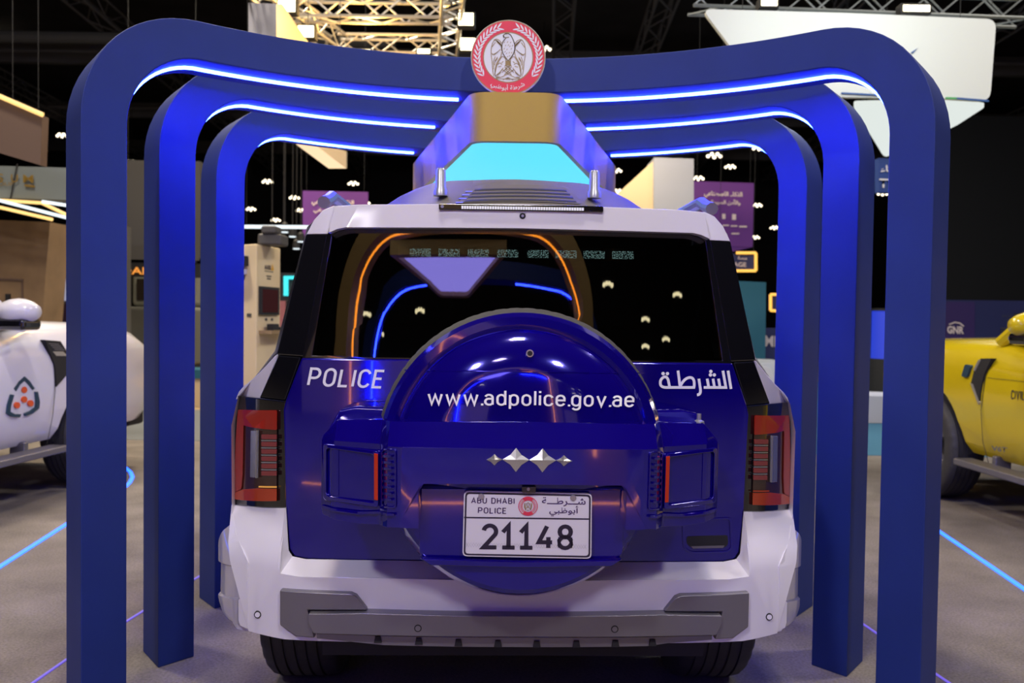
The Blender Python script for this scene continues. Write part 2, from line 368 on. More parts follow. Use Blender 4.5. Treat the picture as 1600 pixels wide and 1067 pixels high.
# ------------------------------------------------------------------ blue display arches (curved in plan, flat across the top)
def arch(name, label, Yc, R=1.671, S=1.589, H=2.41, wl=0.155, bh=0.134, t=0.21, ro=0.40, tm=0.25, m=None, led=None, boxw=0.2, group=None, x0=0.0, leg_light=None):
    """S: half arc length of the front face; the arc's centre of curvature lies towards the viewer"""
    root = thing(name, label, 'arch', (x0, Yc, 0), 0, group)
    def P(s, z, r):
        a = s / R
        o = (r-R)*(1 + (tm/t-1)*max(0.0, math.cos(PI/2*min(1, abs(s)/S))))      # the section leans back towards the legs
        return Vector((R*math.sin(a) + o*math.sin(.7*a), R*math.cos(a) - R + o*math.cos(.7*a), z))
    ri = ro - wl
    st = [((-S, 0), (-S+wl, 0)), ((-S, 0.9), (-S+wl, 0.9)), ((-S, H-ro), (-S+wl, H-ro))]
    n = 14
    for i in range(1, n+1):
        th = PI - (PI/2)*i/n
        k = bh/wl
        st.append(((-S+ro+ro*math.cos(th), H-ro+ro*math.sin(th)), (-S+ro+ri*math.cos(th), H-ro+(ro-bh if i == n else ri + (ro-bh-ri)*(i/n))*math.sin(th))))
    xs = -S+ro
    for i in range(1, 25):
        s = xs + (0-xs)*i/24
        st.append(((s, H), (s, H-bh)))
    full = st + [((-a, b), (-c, d)) for (a, b), (c, d) in reversed(st[:-1])]
    bm = bmesh.new(); rows = []
    for (so, zo), (si, zi) in full:
        rows.append([bm.verts.new(P(so, zo, R)), bm.verts.new(P(si, zi, R)), bm.verts.new(P(si, zi, R+t)), bm.verts.new(P(so, zo, R+t))])
    for A, B in zip(rows, rows[1:]):
        for i in range(4):
            j = (i+1) % 4; bm.faces.new((A[i], A[j], B[j], B[i]))
    bm.faces.new(rows[0]); bm.faces.new(rows[-1])
    obj('arch_frame', bm, m or M['arch'], root, smooth=25, bevel=0.004)
    # light strip under the bar, one piece each side of the gold box
    i0 = 3 + 4
    for sg in (-1, 1):
        bm = bmesh.new(); rows = []
        ins = [q[1] for q in st[i0:]]
        ins = [q for q in ins if q[0] < -boxw] + [(-boxw, H-bh)]
        if leg_light is not None: ins = [(-S+wl, leg_light), (-S+wl, 0.9), (-S+wl, H-ro-.01)] + [q[1] for q in st[3:i0]] + ins
        for k, (s, z) in enumerate(ins):
            nx = ins[min(k+1, len(ins)-1)]; pv = ins[max(k-1, 0)]
            tx, tz = nx[0]-pv[0], nx[1]-pv[1]; L = math.hypot(tx, tz); nxn, nzn = tz/L, -tx/L   # pointing down/inside
            wdt = 0.011 * min(1, 0.25 + k/4) if leg_light is None else .016
            def pp(r, off): return P(-sg*(s + nxn*off) if sg > 0 else (s + nxn*off), z + nzn*off, r)
            c0 = R + t*0.50
            rows.append([bm.verts.new(pp(c0-wdt, 0.001)), bm.verts.new(pp(c0+wdt, 0.001)), bm.verts.new(pp(c0+wdt, 0.008)), bm.verts.new(pp(c0-wdt, 0.008))])
        for A, B in zip(rows, rows[1:]):
            for i in range(4):
                j = (i+1) % 4; bm.faces.new((A[i], A[j], B[j], B[i]))
        bm.faces.new(rows[0]); bm.faces.new(rows[-1])
        o = obj('light_strip', bm, led or M['led_blue'], root, smooth=30); o['label'] = 'glowing light strip under the bar'
    return root
AY = [3.57, 4.14, 4.87]
for Y, bw, x0_, S_, lab in zip(AY, (0.20, 0.34, 0.52), (-.022, -.020, -.012), (1.589, 1.563, 1.598), ('dark blue arch standing in front of the other two, tallest in view', 'blue arch standing between the front and the rear arch', 'deep blue arch standing behind the other two over the car bonnet')):
    arch('display_arch', lab, Y, boxw=bw, x0=x0_, S=S_, group='blue arches over the police car')

# gold light box hanging from the three arches
def plan_loop(yn, yf, hn, hf, r=0.07, n=6):
    pts = [(-hf, yf)]
    for cx in (-1, 1):
        c = Vector((cx*hn, yn)); a = Vector((-hf, yf)) if cx < 0 else Vector((-hn, yn)); e = Vector((hn, yn)) if cx < 0 else Vector((hf, yf))
        A = c + (a-c).normalized()*r; B = c + (e-c).normalized()*r
        for j in range(n+1):
            t = j/n; pts.append(tuple((1-t)**2*A + 2*t*(1-t)*c + t*t*B))
    pts.append((hf, yf)); return pts
def light_box(name, label, cat, loc, yn, yf, hn, hf, z0, z1, mshell, mpanel, inset=0.035, rec=0.045, rz=0):
    root = thing(name, label, cat, loc, rz)
    out = plan_loop(yn, yf, hn, hf); inn = plan_loop(yn+inset, yf-inset, hn-inset*0.25, hf-inset*1.2, r=0.055)
    bm = bmesh.new(); n = len(out)
    T = [bm.verts.new((x, y, z1)) for x, y in out]; B = [bm.verts.new((x, y, z0)) for x, y in out]
    I = [bm.verts.new((x, y, z0)) for x, y in inn]; U = [bm.verts.new((x, y, z0+rec)) for x, y in inn]
    for i in range(n):
        j = (i+1) % n
        bm.faces.new((T[i], T[j], B[j], B[i])); bm.faces.new((B[i], B[j], I[j], I[i])); bm.faces.new((I[i], I[j], U[j], U[i]))
    bm.faces.new(T)
    obj('shell', bm, mshell, root, smooth=35)
    bm = bmesh.new(); bm.faces.new([bm.verts.new((x, y, z0+rec-0.001)) for x, y in inn])
    r = bmesh.ops.extrude_face_region(bm, geom=bm.faces[:])
    for v in r['geom']:
        if isinstance(v, bmesh.types.BMVert): v.co.z += 0.01
    o = obj('light_panel', bm, mpanel, root, smooth=0); o['label'] = 'glowing panel in the underside'
    return root
hlb = light_box('hanging_light_box', 'gold wedge shaped light box with glowing cyan underside hung between the arches', 'light box', (0, 3.42, 0), 0.0, 1.65, 0.165, 0.57, 2.055, 2.24, M['gold'], M['cyan'])

for y_ in (3.70, 4.27, 5.0):
    bm = bmesh.new(); box(bm, -.06, .06, y_-3.42-.05, y_-3.42+.05, 2.238, 2.277); obj('hanger_block', bm, M['arch'], hlb)
# ------------------------------------------------------------------ falcon crest
def leaf(bm, c, ang, L, wd, f):
    pts = []
    for i in range(9):
        t = i/8; pts.append((t*L, wd*math.sin(PI*t)**0.8))
    up = pts; lo = [(x, -y) for x, y in reversed(pts[1:-1])]
    ca, sa = math.cos(ang), math.sin(ang)
    bm.faces.new([bm.verts.new(f(c[0]+x*ca-y*sa, c[1]+x*sa+y*ca)) for x, y in up+lo])
def crest(parent, R, base, depth, full=True, red_name='ring'):
    """disc in the xz plane round base, facing -y"""
    bx, by, bz = base
    def lay(d): return lambda u, v: (bx + u*R, by - d, bz + v*R)
    def disc(r0, r1, d0, seg=64):
        bm = bmesh.new(); f = lay(d0); A = [bm.verts.new(f(r0*math.cos(2*PI*i/seg), r0*math.sin(2*PI*i/seg))) for i in range(seg)]
        B = [bm.verts.new(f(r1*math.cos(2*PI*i/seg), r1*math.sin(2*PI*i/seg))) for i in range(seg)]
        for i in range(seg): j = (i+1) % seg; bm.faces.new((A[i], A[j], B[j], B[i]))
        return bm
    e = R*0.006
    bm = bmesh.new(); lathe(bm, [(R*0.985, by-0.0*e), (R, by+depth*0.15), (R, by+depth)], 'y', 64, (bx, 0, bz))
    obj('crest_disc', bm, M['crest_white'], parent, smooth=30)
    obj('red_ring', disc(0.675, 0.965, e*0.6), M['crest_red' if full else 'crest_red'], parent, smooth=0)
    bm = disc(0.965, 0.988, e*0.6); bm2 = disc(0.65, 0.675, e*0.6)
    obj('rim_line', bm, M['crest_gold'], parent, smooth=0); obj('inner_rim_line', bm2, M['crest_gold'], parent, smooth=0)
    f = lay(e*1.4)
    N = 14 if full else 9
    for sg in (-1, 1):
        bm = bmesh.new()
        for i in range(N):
            a = math.radians(218 - (218-112)*i/(N-1)); t = a - PI/2       # heading along the ring, upwards
            for side in (-1, 1):
                an = t + side*math.radians(30)
                c = (0.82*math.cos(a), 0.82*math.sin(a)); L = 0.20; wv = 0.022 if full else 0.02
                if sg > 0: c = (-c[0], c[1]); an = PI - an
                leaf(bm, c, an, L, wv, f)
        obj('palm_branch', bm, M['crest_white'], parent, smooth=0)
    # falcon, drawn in strokes; picture units of the crest (disc centre 605,548, radius 477)
    def k(p): return ((p[0]-605)/477.0, -(p[1]-548)/477.0)
    f = lay(e*1.6); bm = bmesh.new(); wv = 0.019 if full else 0.035
    S = [[(538,272),(560,250),(600,245),(632,262),(650,292),(668,330),(688,385),(690,440),(672,500),(640,550),(605,592)],
         [(538,272),(552,292),(572,300),(560,320),(535,350),(523,395),(523,440),(538,500),(572,550),(605,592)], [(572,300),(612,292)], [(535,272),(545,300)],
         [(360+90,330),(425,330),(400,375),(386,440),(386,520),(400,600),(405,680),(415,750),(425,790),(440,745),(440,690),(460,620),(510,540),(523,480)],
         [(450,330),(480,360),(515,410)], [(425,330),(450,318),(490,335),(520,370)], [(395,420),(440,360)], [(400,520),(460,490),(505,450)], [(392,500),(425,520),(470,480)],
         [(420,700),(418,600),(440,540)], [(432,650),(440,590),(470,545)], [(440,600),(470,560)],
         [(523,540),(490,590),(465,640),(450,700),(440,760),(455,795),(500,800)], [(523,540),(545,540),(575,570),(575,640)], [(470,640),(500,620),(530,640)], [(480,670),(520,660)], [(545,680),(470,780)], [(560,670),(605,705)],
         [(450,810),(520,800),(600,760),(680,700)], [(530,740),(600,670),(630,660)], [(560,770),(640,695)], [(455,820),(560,825)], [(500,740),(440,790)], [(520,620),(545,600)], [(490,760),(515,735)]]
    for s in S:
        ribbon(bm, [k(p) for p in s], wv, f)
        ribbon(bm, [k((1210-x, y)) for x, y in s] if s[0][0] != 538 and s[0] not in ((572,300), (535,272)) else [k((p[0], p[1]+2)) for p in s], wv, f)
    if full:
        for q in [(560,350),(600,345),(640,350),(665,390),(575,390),(612,385),(650,430),(560,430),(595,440),(630,400),(590,490),(625,480),(655,480),(570,470),(605,530),(630,520)]:
            ribbon(bm, [k(q), k((q[0]-12, q[1]+18))], 0.014, f)
    for x in (572, 592, 605, 618, 640): ribbon(bm, [k((605, 805)), k((x*1.9-545, 832))], 0.022, f)
    for sg in (0, 1):
        pts = [(450,335),(480,365),(520,400),(520,470),(500,400)]
        ribbon(bm, [k((1210-x, y)) if sg else k((x, y)) for x, y in pts[:4]], lambda t: 0.02+0.03*math.sin(PI*t), f)
    bm.faces.new([bm.verts.new(f(*k(p))) for p in [(580,590),(630,590),(640,640),(655,665),(605,650),(555,665),(572,640)]])
    obj('falcon_drawing', bm, M['crest_gold'], parent, smooth=0)
    if full:
        def bend(u, v):
            a = math.radians(-122 + 64*u)
            r = 0.935 - (0.215*v)
            return (bx + R*r*math.cos(a), by - e*1.8, bz + R*r*math.sin(a))
        obj('lettering', text_bm('شرطة أبوظبي', bend, 0.012, True), M['crest_white'], parent, smooth=0, recalc=False)
cw = W(794, 90, 3.45)
crest_root = thing('crest_sign', 'round red and white falcon crest standing on the gold light box', 'crest sign', (cw.x, 3.45, 0))
crest(crest_root, 0.1425, (0, 0, 2.241+0.138), 0.02)

# ------------------------------------------------------------------ floor light lines
def floor_line(label, pts, wd, m, name='floor_light_line'):
    q = [G(*p) for p in pts]; bm = bmesh.new(); c = q[0].copy()
    top = lambda u, v: (u, v, 0.006)
    P = [Vector((p.x, p.y)) for p in q]; n = len(P); rows = []
    for i in range(n):
        d = (P[min(i+1, n-1)] - P[max(i-1, 0)]).normalized(); e = Vector((-d.y, d.x))*wd/2
        rows.append([bm.verts.new((*(P[i]+e), 0.001)), bm.verts.new((*(P[i]-e), 0.001)), bm.verts.new((*(P[i]-e), 0.006)), bm.verts.new((*(P[i]+e), 0.006))])
    for A, B in zip(rows, rows[1:]):
        for i in range(4): j = (i+1) % 4; bm.faces.new((A[i], A[j], B[j], B[i]))
    bm.faces.new(rows[0]); bm.faces.new(rows[-1])
    return tag(obj(name, bm, m, smooth=0), label, 'light strip')
floor_line('bright blue light line in the carpet beside the white car, ending in a loop', [(-60,926), (0,886), (100,822), (160,784), (196,761), (203,754), (207,746), (204,738), (196,731), (180,724)], 0.028, M['led_floor'])
floor_line('bright blue light line in the carpet below the yellow car', [(1420,798), (1475,836), (1540,880), (1600,921), (1700,990)], 0.028, M['led_floor'])
floor_line('thin violet light line in the carpet running behind the white car side arch legs', [(20,1090), (100,1034), (197,972), (300,908), (330,890)], 0.010, M['led_violet'])
floor_line('thin violet light line in the carpet on the yellow car side of the arches', [(1300,943), (1356,981), (1468,1058), (1520,1093)], 0.010, M['led_violet'])

# ------------------------------------------------------------------ police car, seen from behind
CAR_LOC, CAR_RZ = Vector((0.021, 2.60, 0.0)), 0.027
car = thing('police_suv', 'white and blue police SUV with round spare wheel cover on its tail under the arches', 'car', CAR_LOC, CAR_RZ)
CAR_M = Matrix.Translation(CAR_LOC) @ Matrix.Rotation(CAR_RZ, 4, 'Z'); CAR_I = CAR_M.inverted()
def loc3(px, py, surf):
    o, d = ray(px, py); o = CAR_I @ o; d = CAR_I.to_3x3() @ d
    y = surf(0, 1) if callable(surf) else surf
    for _ in range(6):
        p = o + d*((y - o.y)/d.y)
        y = surf(p.x, p.z) if callable(surf) else surf
    return o + d*((y - o.y)/d.y)
def xz(px, py, surf):
    p = loc3(px, py, surf); return (p.x, p.z)
def half(pts, surf):
    """pixels of the car's left half, first and last on the centre line"""
    q = [xz(a, c, surf) for a, c in pts]
    q[0] = (0.0, q[0][1]); q[-1] = (0.0, q[-1][1])
    return mirror_pts(q)
def outl(pts, surf): return [xz(a, c, surf) for a, c in pts]
def mir(pts): return [(-x, z) for x, z in reversed(pts)]
def gate_s(x, z): return 0.05*(abs(x)/0.75)**2 + 0.123*max(0.0, z-1.24)
def corner_s(x, z): return gate_s(x, z) + 0.17*(max(0.0, abs(x)-0.62)/0.25)**1.6
def bump_s(x, z):
    y = -0.075 + 0.07*(abs(x)/0.8)**2 + 0.05*(max(0.0, abs(x)-0.62)/0.2)**2
    k = min(1.0, max(0.0, (z-0.66)/0.15)); k = k*k*(3-2*k)
    return y*(1-k) + (corner_s(x, z) - 0.014)*k
def off(s, d): return lambda x, z: s(x, z) + d
CX = [i*0.1 for i in range(-9, 10)]
def sides(name, pts, surf, depth, m, parent=car, bevel=0.0, cx=(), flip=True):
    res = []
    for sg in (0, 1):
        o = outl(pts, surf); o = mir(o) if sg else o
        bm = bmesh.new(); panel(bm, o, surf, depth, cx); res.append(obj(name, bm, m, parent, bevel=bevel))
    return res

# body shell
prof = [(0, .42), (.84, .42), (.88, .6), (.885, 1.04), (.865, 1.13), (.80, 1.21), (.752, 1.275), (.655, 1.66), (.60, 1.71), (.3, 1.735), (0, 1.74)]
stn = [(0.20, 1.0, 9), (0.40, 1.0, 9), (2.45, 1.0, 9), (3.05, 1.0, 1.22), (4.3, .99, 1.12), (4.58, .95, 1.0), (4.66, .90, .85)]
bm = bmesh.new(); rows = []
for y, k, zt in stn:
    h = [(x*k, min(z, zt - 0.04*(x/.85)**2 if zt < 5 else z)) for x, z in prof]
    pts = h + [(-x, z) for x, z in reversed(h[1:-1])]
    rows.append([bm.verts.new((x, y, z)) for x, z in pts])
for A, B in zip(rows, rows[1:]):
    n = len(A)
    for i in range(n): j = (i+1) % n; bm.faces.new((A[i], A[j], B[j], B[i]))
bm.faces.new(rows[-1])
shell = obj('body_shell', bm, M['white'], car, smooth=30)
def cut(o, cyls):
    """carve x-axis cylinders (y, z, r, x0, x1) out of a mesh object"""
    for y, z, r, x0, x1 in cyls:
        bm = bmesh.new(); lathe(bm, [(r, x0), (r, x1)], 'x', 40, (0, y, z))
        c = obj('wheel_well_cutter', bm, M['black'], smooth=0)
        md = o.modifiers.new('well', 'BOOLEAN'); md.object = c; md.operation = 'DIFFERENCE'; md.solver = 'EXACT'
        p = o.parent; o.parent = None
        dg = bpy.context.evaluated_depsgraph_get(); me = bpy.data.meshes.new_from_object(o.evaluated_get(dg))
        o.parent = p; o.modifiers.clear(); o.data = me; bpy.data.objects.remove(c)
AXY = 0.90
bm = bmesh.new(); box(bm, -.58, .58, .10, 4.4, .36, .43); box(bm, -.74, .74, .14, .42, .425, .45); obj('underbody', bm, M['black'], car)
bm = bmesh.new(); tube(bm, (-.62, AXY, .40), (.62, AXY, .40), .06, 10); lathe(bm, [(.05, -.16), (.14, -.08), (.14, .08), (.05, .16)], 'x', 20, (0, AXY, .40)); obj('rear_axle', bm, M['black'], car)
for s in (-1, 1):
    for y in (AXY, 3.82):
        bm = bmesh.new(); lathe(bm, [(.46, s*.80), (.46, s*.8865)], 'x', 40, (0, y, .42))
        bmesh.ops.bisect_plane(bm, geom=bm.verts[:]+bm.edges[:]+bm.faces[:], plane_co=(0, 0, .424), plane_no=(0, 0, -1), clear_outer=True)
        obj('wheel_house', bm, M['black'], car)
bm = bmesh.new()
v = [bm.verts.new(p) for p in [(-.70,.22,1.16),(.70,.22,1.16),(.62,.30,1.67),(-.62,.30,1.67),(-.70,2.3,1.0),(.70,2.3,1.0),(.62,2.3,1.67),(-.62,2.3,1.67)]]
for f in ((0,1,5,4),(1,2,6,5),(2,3,7,6),(3,0,4,7),(4,5,6,7)): bm.faces.new([v[i] for i in f])
obj('cabin_lining', bm, M['dark'], car, smooth=0)
for sx in (-.36, .36):
    bm = bmesh.new(); panel(bm, round_rect(sx-.24, sx+.24, 1.0, 1.34, .06), lambda x, z: 0.85+0.15*(z-1.0), .14); s_ = obj('rear_seat', bm, M['seat'], car, bevel=.03)
    bm = bmesh.new(); panel(bm, round_rect(sx-.13, sx+.13, 1.36, 1.54, .05), lambda x, z: 0.90, .09); obj('headrest', bm, M['seat'], s_, bevel=.02)
for s in (-1, 1):
    bm = bmesh.new()
    q = [(.758, 1.285), (.664, 1.645)]
    v = [bm.verts.new((s*(x+o_), y, z)) for o_ in (0.0, .006) for (x, z), ys in zip(q, ((.42, 2.85), (.42, 2.45))) for y in ys]
    for f in ((0,1,3,2),(4,6,7,5),(0,4,5,1),(2,3,7,6),(0,2,6,4),(1,5,7,3)): bm.faces.new([v[i] for i in f])
    obj('side_window', bm, M['gloss_black'], car, smooth=0)
bm = bmesh.new(); v = [bm.verts.new(p) for p in [(-.70,2.52,1.66),(.70,2.52,1.66),(.78,3.02,1.245),(-.78,3.02,1.245)]]
bm.faces.new(v); r = bmesh.ops.extrude_face_region(bm, geom=bm.faces[:])
for g in r['geom']:
    if isinstance(g, bmesh.types.BMVert): g.co += Vector((0, .02, .02))
obj('windscreen', bm, M['gloss_black'], car, smooth=0)

# tailgate (blue), rear window, upper white band
gate_half = [(818, 878), (480, 874), (460, 870), (452, 858), (446, 792), (442.5, 640), (446, 626), (471, 559), (818, 563)]
bm = bmesh.new(); panel(bm, half(gate_half, gate_s), gate_s, .10, CX, [1.15])
gate = obj('tailgate', bm, M['blue'], car, bevel=.006)
gate['label'] = 'blue wrapped tailgate below the rear window'
ws = off(gate_s, .006)
bm = bmesh.new(); panel(bm, half([(818, 561), (482, 557), (514, 366), (520, 361), (538, 355), (818, 356)], ws), ws, .006, CX, [1.3, 1.4, 1.5])
win = obj('rear_window', bm, M['glass'], car)
ws2 = off(gate_s, .002)
o_ = half([(818, 564), (472, 559.5), (511, 364), (518, 356), (535, 349), (818, 350)], ws2); i_ = half([(818, 559.5), (488, 555.5), (519, 368), (525, 363), (541, 358), (818, 359)], ws2)
bm = bmesh.new(); ring_panel(bm, o_, i_, ws2, .02); obj('window_surround', bm, M['gloss_black'], win, bevel=.002)
sp = off(gate_s, -.035)
bm = bmesh.new(); panel(bm, half([(818, 357), (540, 355.5), (527, 358), (513, 364), (518, 350), (522, 322), (560, 319.5), (818, 319)], sp), sp, .14, CX)
obj('roof_spoiler', bm, M['white'], car, bevel=.016, seg=3)
sides('roof_corner_cap', [(522, 321), (505, 328), (491, 343), (479, 366), (512, 365.5), (517, 350), (520, 335)], corner_s, .30, M['white'], bevel=.012)
sides('rear_pillar', [(478.5, 365), (511.5, 364.5), (474, 558), (432, 555)], corner_s, .20, M['gloss_black'], bevel=.006)
sides('pillar_base', [(435, 555), (470, 558), (445, 626.5), (405, 622)], corner_s, .20, M['gloss_black'], bevel=.005)
sides('quarter_panel', [(436, 553), (430, 555.5), (413, 574), (397, 590), (381, 603), (373, 612), (368, 624), (404.5, 625)], off(corner_s, .012), .62, M['white'], bevel=.012)

# roof pod with grille, aerials, light bar, rear camera
def pod_s(x, z): return .26 + (z-1.735)*2.0 + .25*(abs(x)/.45)**2
bm = bmesh.new(); panel(bm, half([(818, 324), (601, 322), (626, 306), (652, 294), (680, 285), (705, 282.5), (740, 281.5), (818, 280.5)], pod_s), pod_s, .5, [i*.05 for i in range(-9, 10)])
pod = obj('roof_pod', bm, M['pod'], car, bevel=.02, seg=3)
ps = off(pod_s, -.006)
P_ = outl([(714, 317), (742, 290), (888, 291), (911, 319)], ps)
bm = bmesh.new(); panel(bm, round_poly(P_, .02), ps, .02, [i*.05 for i in range(-9, 10)]); obj('grille_plate', bm, M['pod'], pod, bevel=.004)
ps = off(pod_s, -.009)
for i, (a, c, r) in enumerate([(742, 885, 296.5), (737, 890, 302), (732, 895, 307.5), (727, 900, 313.5)]):
    bm = bmesh.new(); panel(bm, outl([(a, r-1.2), (c, r), (c+1, r+2.6), (a-1, r+1.4)], ps), ps, .01, [i*.05 for i in range(-9, 10)]); obj('grille_slot', bm, M['black'], pod)
    bm = bmesh.new(); panel(bm, outl([(a-14, r+1.8), (a-3, r+1.8), (a-4, r+3.2), (a-15, r+3.2)], ps), ps, .01); obj('grille_notch', bm, M['silver'], pod)
for px in (688.5, 928.5):
    p = loc3(px, 297 if px < 800 else 300.5, .44); bm = bmesh.new()
    lathe(bm, [(.024, p.z-.02), (.023, p.z), (.0185, p.z+.008), (.0165, p.z+.066), (.013, p.z+.072)], 'z', 24, (p.x, .44, 0)); obj('aerial', bm, M['silver'], car, smooth=40)
lb = off(gate_s, -.045)
L = lambda pts, s=lb: outl(pts, s)
bm = bmesh.new(); panel(bm, L([(685.5, 318), (943, 322), (943, 331.5), (685.5, 327.5)]), lb, .12); bar = obj('light_bar', bm, M['gloss_black'], car, bevel=.003)
lb2 = off(gate_s, -.047)
M['strip_lit'] = mat('beaded_light_strip', (.5, .5, .52), .3, emit=(.85, .85, .95), estr=.45)
bm = bmesh.new()
for i in range(48):
    a = 721 + i*4.0; y = 321.5 + (a-721)*.0155
    panel(bm, L([(a, y), (a+3.3, y+.05), (a+3.3, y+4.6), (a, y+4.6)], lb2), lb2, .004)
obj('light_strip', bm, M['strip_lit'], bar, smooth=0)
p = loc3(691, 322.5, lb2); bm = bmesh.new(); lathe(bm, [(.005, p.y-.002), (.005, p.y+.01)], 'y', 16, (p.x, 0, p.z)); obj('light_sensor', bm, M['silver'], bar)
p = loc3(816.5, 337.5, sp); bm = bmesh.new()
lathe(bm, [(.008, p.y-.004), (.009, p.y-.002), (.009, p.y+.01)], 'y', 20, (p.x, 0, p.z)); rc = obj('rear_camera', bm, M['black'], car)
bm = bmesh.new(); lathe(bm, [(.004, p.y-.006), (.004, p.y)], 'y', 16, (p.x, 0, p.z)); obj('camera_lens', bm, M['chrome'], rc)
bm = bmesh.new(); panel(bm, L([(810, 331), (824, 331.2), (821, 334), (813, 334)], off(sp, -.002)), off(sp, -.002), .01); obj('camera_hood', bm, M['silver'], rc)
for s in (-1, 1):
    bm = bmesh.new()
    pts = [Vector((s*.60, y, 1.735 + .035*min(1, max(0, (y-.20)/.12), 9) )) for y in (.18, .24, .32, 1.0, 2.1, 2.3)]
    path_tube(bm, pts, .02, 10); obj('roof_rail', bm, M['garnish'], car)

# LED warning modules behind the rear glass
M['led_module'] = mat('led_module', (.02, .025, .022), .4)
nt = M['led_module'].node_tree; bs = nt.nodes['Principled BSDF']
tc = nt.nodes.new('ShaderNodeTexCoord'); vo = nt.nodes.new('ShaderNodeTexVoronoi'); vo.inputs['Scale'].default_value = 260; vo.feature = 'F1'
rp = nt.nodes.new('ShaderNodeMapRange'); rp.inputs[1].default_value = .25; rp.inputs[2].default_value = .6; rp.inputs[3].default_value = 2.4; rp.inputs[4].default_value = 0.0
nt.links.new(tc.outputs['Object'], vo.inputs['Vector']); nt.links.new(vo.outputs['Distance'], rp.inputs[0])
bs.inputs['Emission Color'].default_value = (.55, .85, .72, 1); nt.links.new(rp.outputs[0], bs.inputs['Emission Strength'])
ly = .16
a0 = loc3(625, 385, ly); a1 = loc3(1005, 409, ly)
bm = bmesh.new(); panel(bm, outl([(622, 383), (1012, 388.5), (1012, 409), (622, 403.5)], ly+.012) if False else [xz(q[0], q[1], ly) for q in [(622, 384), (1012, 389), (1012, 408), (622, 403)]], lambda x, z: ly+.006, .03)
lbar = obj('warning_light_bar', bm, M['gloss_black'], car)
for a in (640, 685, 731, 777, 824, 868, 912, 957):
    y = 388 + (a-640)*.0135
    bm = bmesh.new(); panel(bm, [xz(q[0], q[1], ly) for q in [(a, y), (a+33, y+.4), (a+33, y+12.4), (a, y+12)]], lambda x, z: ly, .012); obj('led_module', bm, M['led_module'], lbar, smooth=0)

# spare wheel in its blue cover
sc_ = loc3(819, 707, -.22); SZ = sc_.z; RW = .386
spare_c = (0, 0, SZ)
bm = bmesh.new()
prof = [(.30, -.02), (.352, -.03), (RW-.012, -.05), (RW, -.09), (RW, -.19), (RW-.010, -.225), (RW-.030, -.235), (.30, -.235)]
seg = 240; rings = []
for r, a in prof:
    ring = []
    for i in range(seg):
        t = 2*PI*i/seg
        rr = r - (.0012 if (i % 4 == 0 and r > .36) else 0)
        ring.append(bm.verts.new((rr*math.cos(t), a, SZ + rr*math.sin(t))))
    rings.append(ring)
for A, B in zip(rings, rings[1:]):
    for i in range(seg): j = (i+1) % seg; bm.faces.new((A[i], A[j], B[j], B[i]))
spare = obj('spare_wheel', bm, M['spare_rubber'], car, smooth=50); spare['label'] = 'grey spare tyre showing round the top of its blue cover'
bm = bmesh.new()
RC = .372
lathe(bm, [(RC-.03, -.20), (RC, -.215), (RC+.001, -.262), (RC-.010, -.283), (RC-.030, -.288), (RC-.042, -.280), (RC-.046, -.284), (RC-.058, -.300), (.28, -.330), (.22, -.345), (.15, -.356), (.08, -.361), (.0005, -.362)], 'y', 96, spare_c, caps=False)
for v_ in bm.verts:
    dz = v_.co.z - SZ; r_ = math.hypot(v_.co.x, dz); k_ = min(1, max(0, (-dz - .02)/.10))
    if v_.co.y < -.265 and k_ > 0:
        yf = -.348 + (.0 if r_ < .33 else .09*((r_-.33)/.042)**2)
        v_.co.y += (yf - v_.co.y)*k_
cover = obj('spare_wheel_cover', bm, M['blue'], car, smooth=28); cover['label'] = 'round glossy blue spare wheel cover with web address'
def dome_y(x, z):
    r = math.hypot(x, z-SZ); P = [(0, -.362), (.08, -.361), (.15, -.356), (.22, -.345), (.28, -.330), (RC-.058, -.300), (RC-.042, -.28), (RC, -.262), (9, -.2)]
    for (r0, y0), (r1, y1) in zip(P, P[1:]):
        if r <= r1: return y0 + (y1-y0)*(r-r0)/(r1-r0)
    return -.2
ds = off(dome_y, -.0045)
def stext(name, body, px, m, parent, surf, bold=0, ar=False):
    """px: photo corners lower-left, lower-right, upper-right, upper-left"""
    a, b, c, d = [Vector(p) for p in px]
    def f(u, v):
        q = (a*(1-u)+b*u)*(1-v) + (d*(1-u)+c*u)*v
        return loc3(q.x, q.y, surf)
    return obj(name, text_bm(body, f, bold, ar), m, parent, smooth=0, recalc=False)
def dtext(name, body, px, m, parent, surf, wd=.14, gap=.17):
    a, b, c, d = [Vector(p) for p in px]
    def f(u, v):
        q = (a*(1-u)+b*u)*(1-v) + (d*(1-u)+c*u)*v
        return loc3(q.x, q.y, surf)
    return obj(name, drawn_bm(body, f, wd, gap), m, parent, smooth=0, recalc=False)
dtext('lettering', 'www.adpolice.gov.ae', [(668, 632.7), (991, 636.5), (992, 611.2), (668, 607.2)], M['txt_white'], cover, ds, .135, .14)
bm = bmesh.new(); ribbon(bm, [(xz(a, 578.5 + (a-650)*.013, ds)) for a in range(632, 1012, 8)], .0025, lambda x, z: (x, dome_y(x, z)-.001, z)); obj('cover_seam', bm, M['blue'], cover, smooth=0)
p = loc3(828, 552, ds); bm = bmesh.new(); lathe(bm, [(.0095, p.y-.002), (.0095, p.y+.006)], 'y', 24, (p.x, 0, p.z)); kh = obj('cover_lock', bm, M['chrome'], cover)
bm = bmesh.new(); lathe(bm, [(.0065, p.y-.003), (.0065, p.y)], 'y', 24, (p.x, 0, p.z)); obj('lock_core', bm, M['black'], cover)

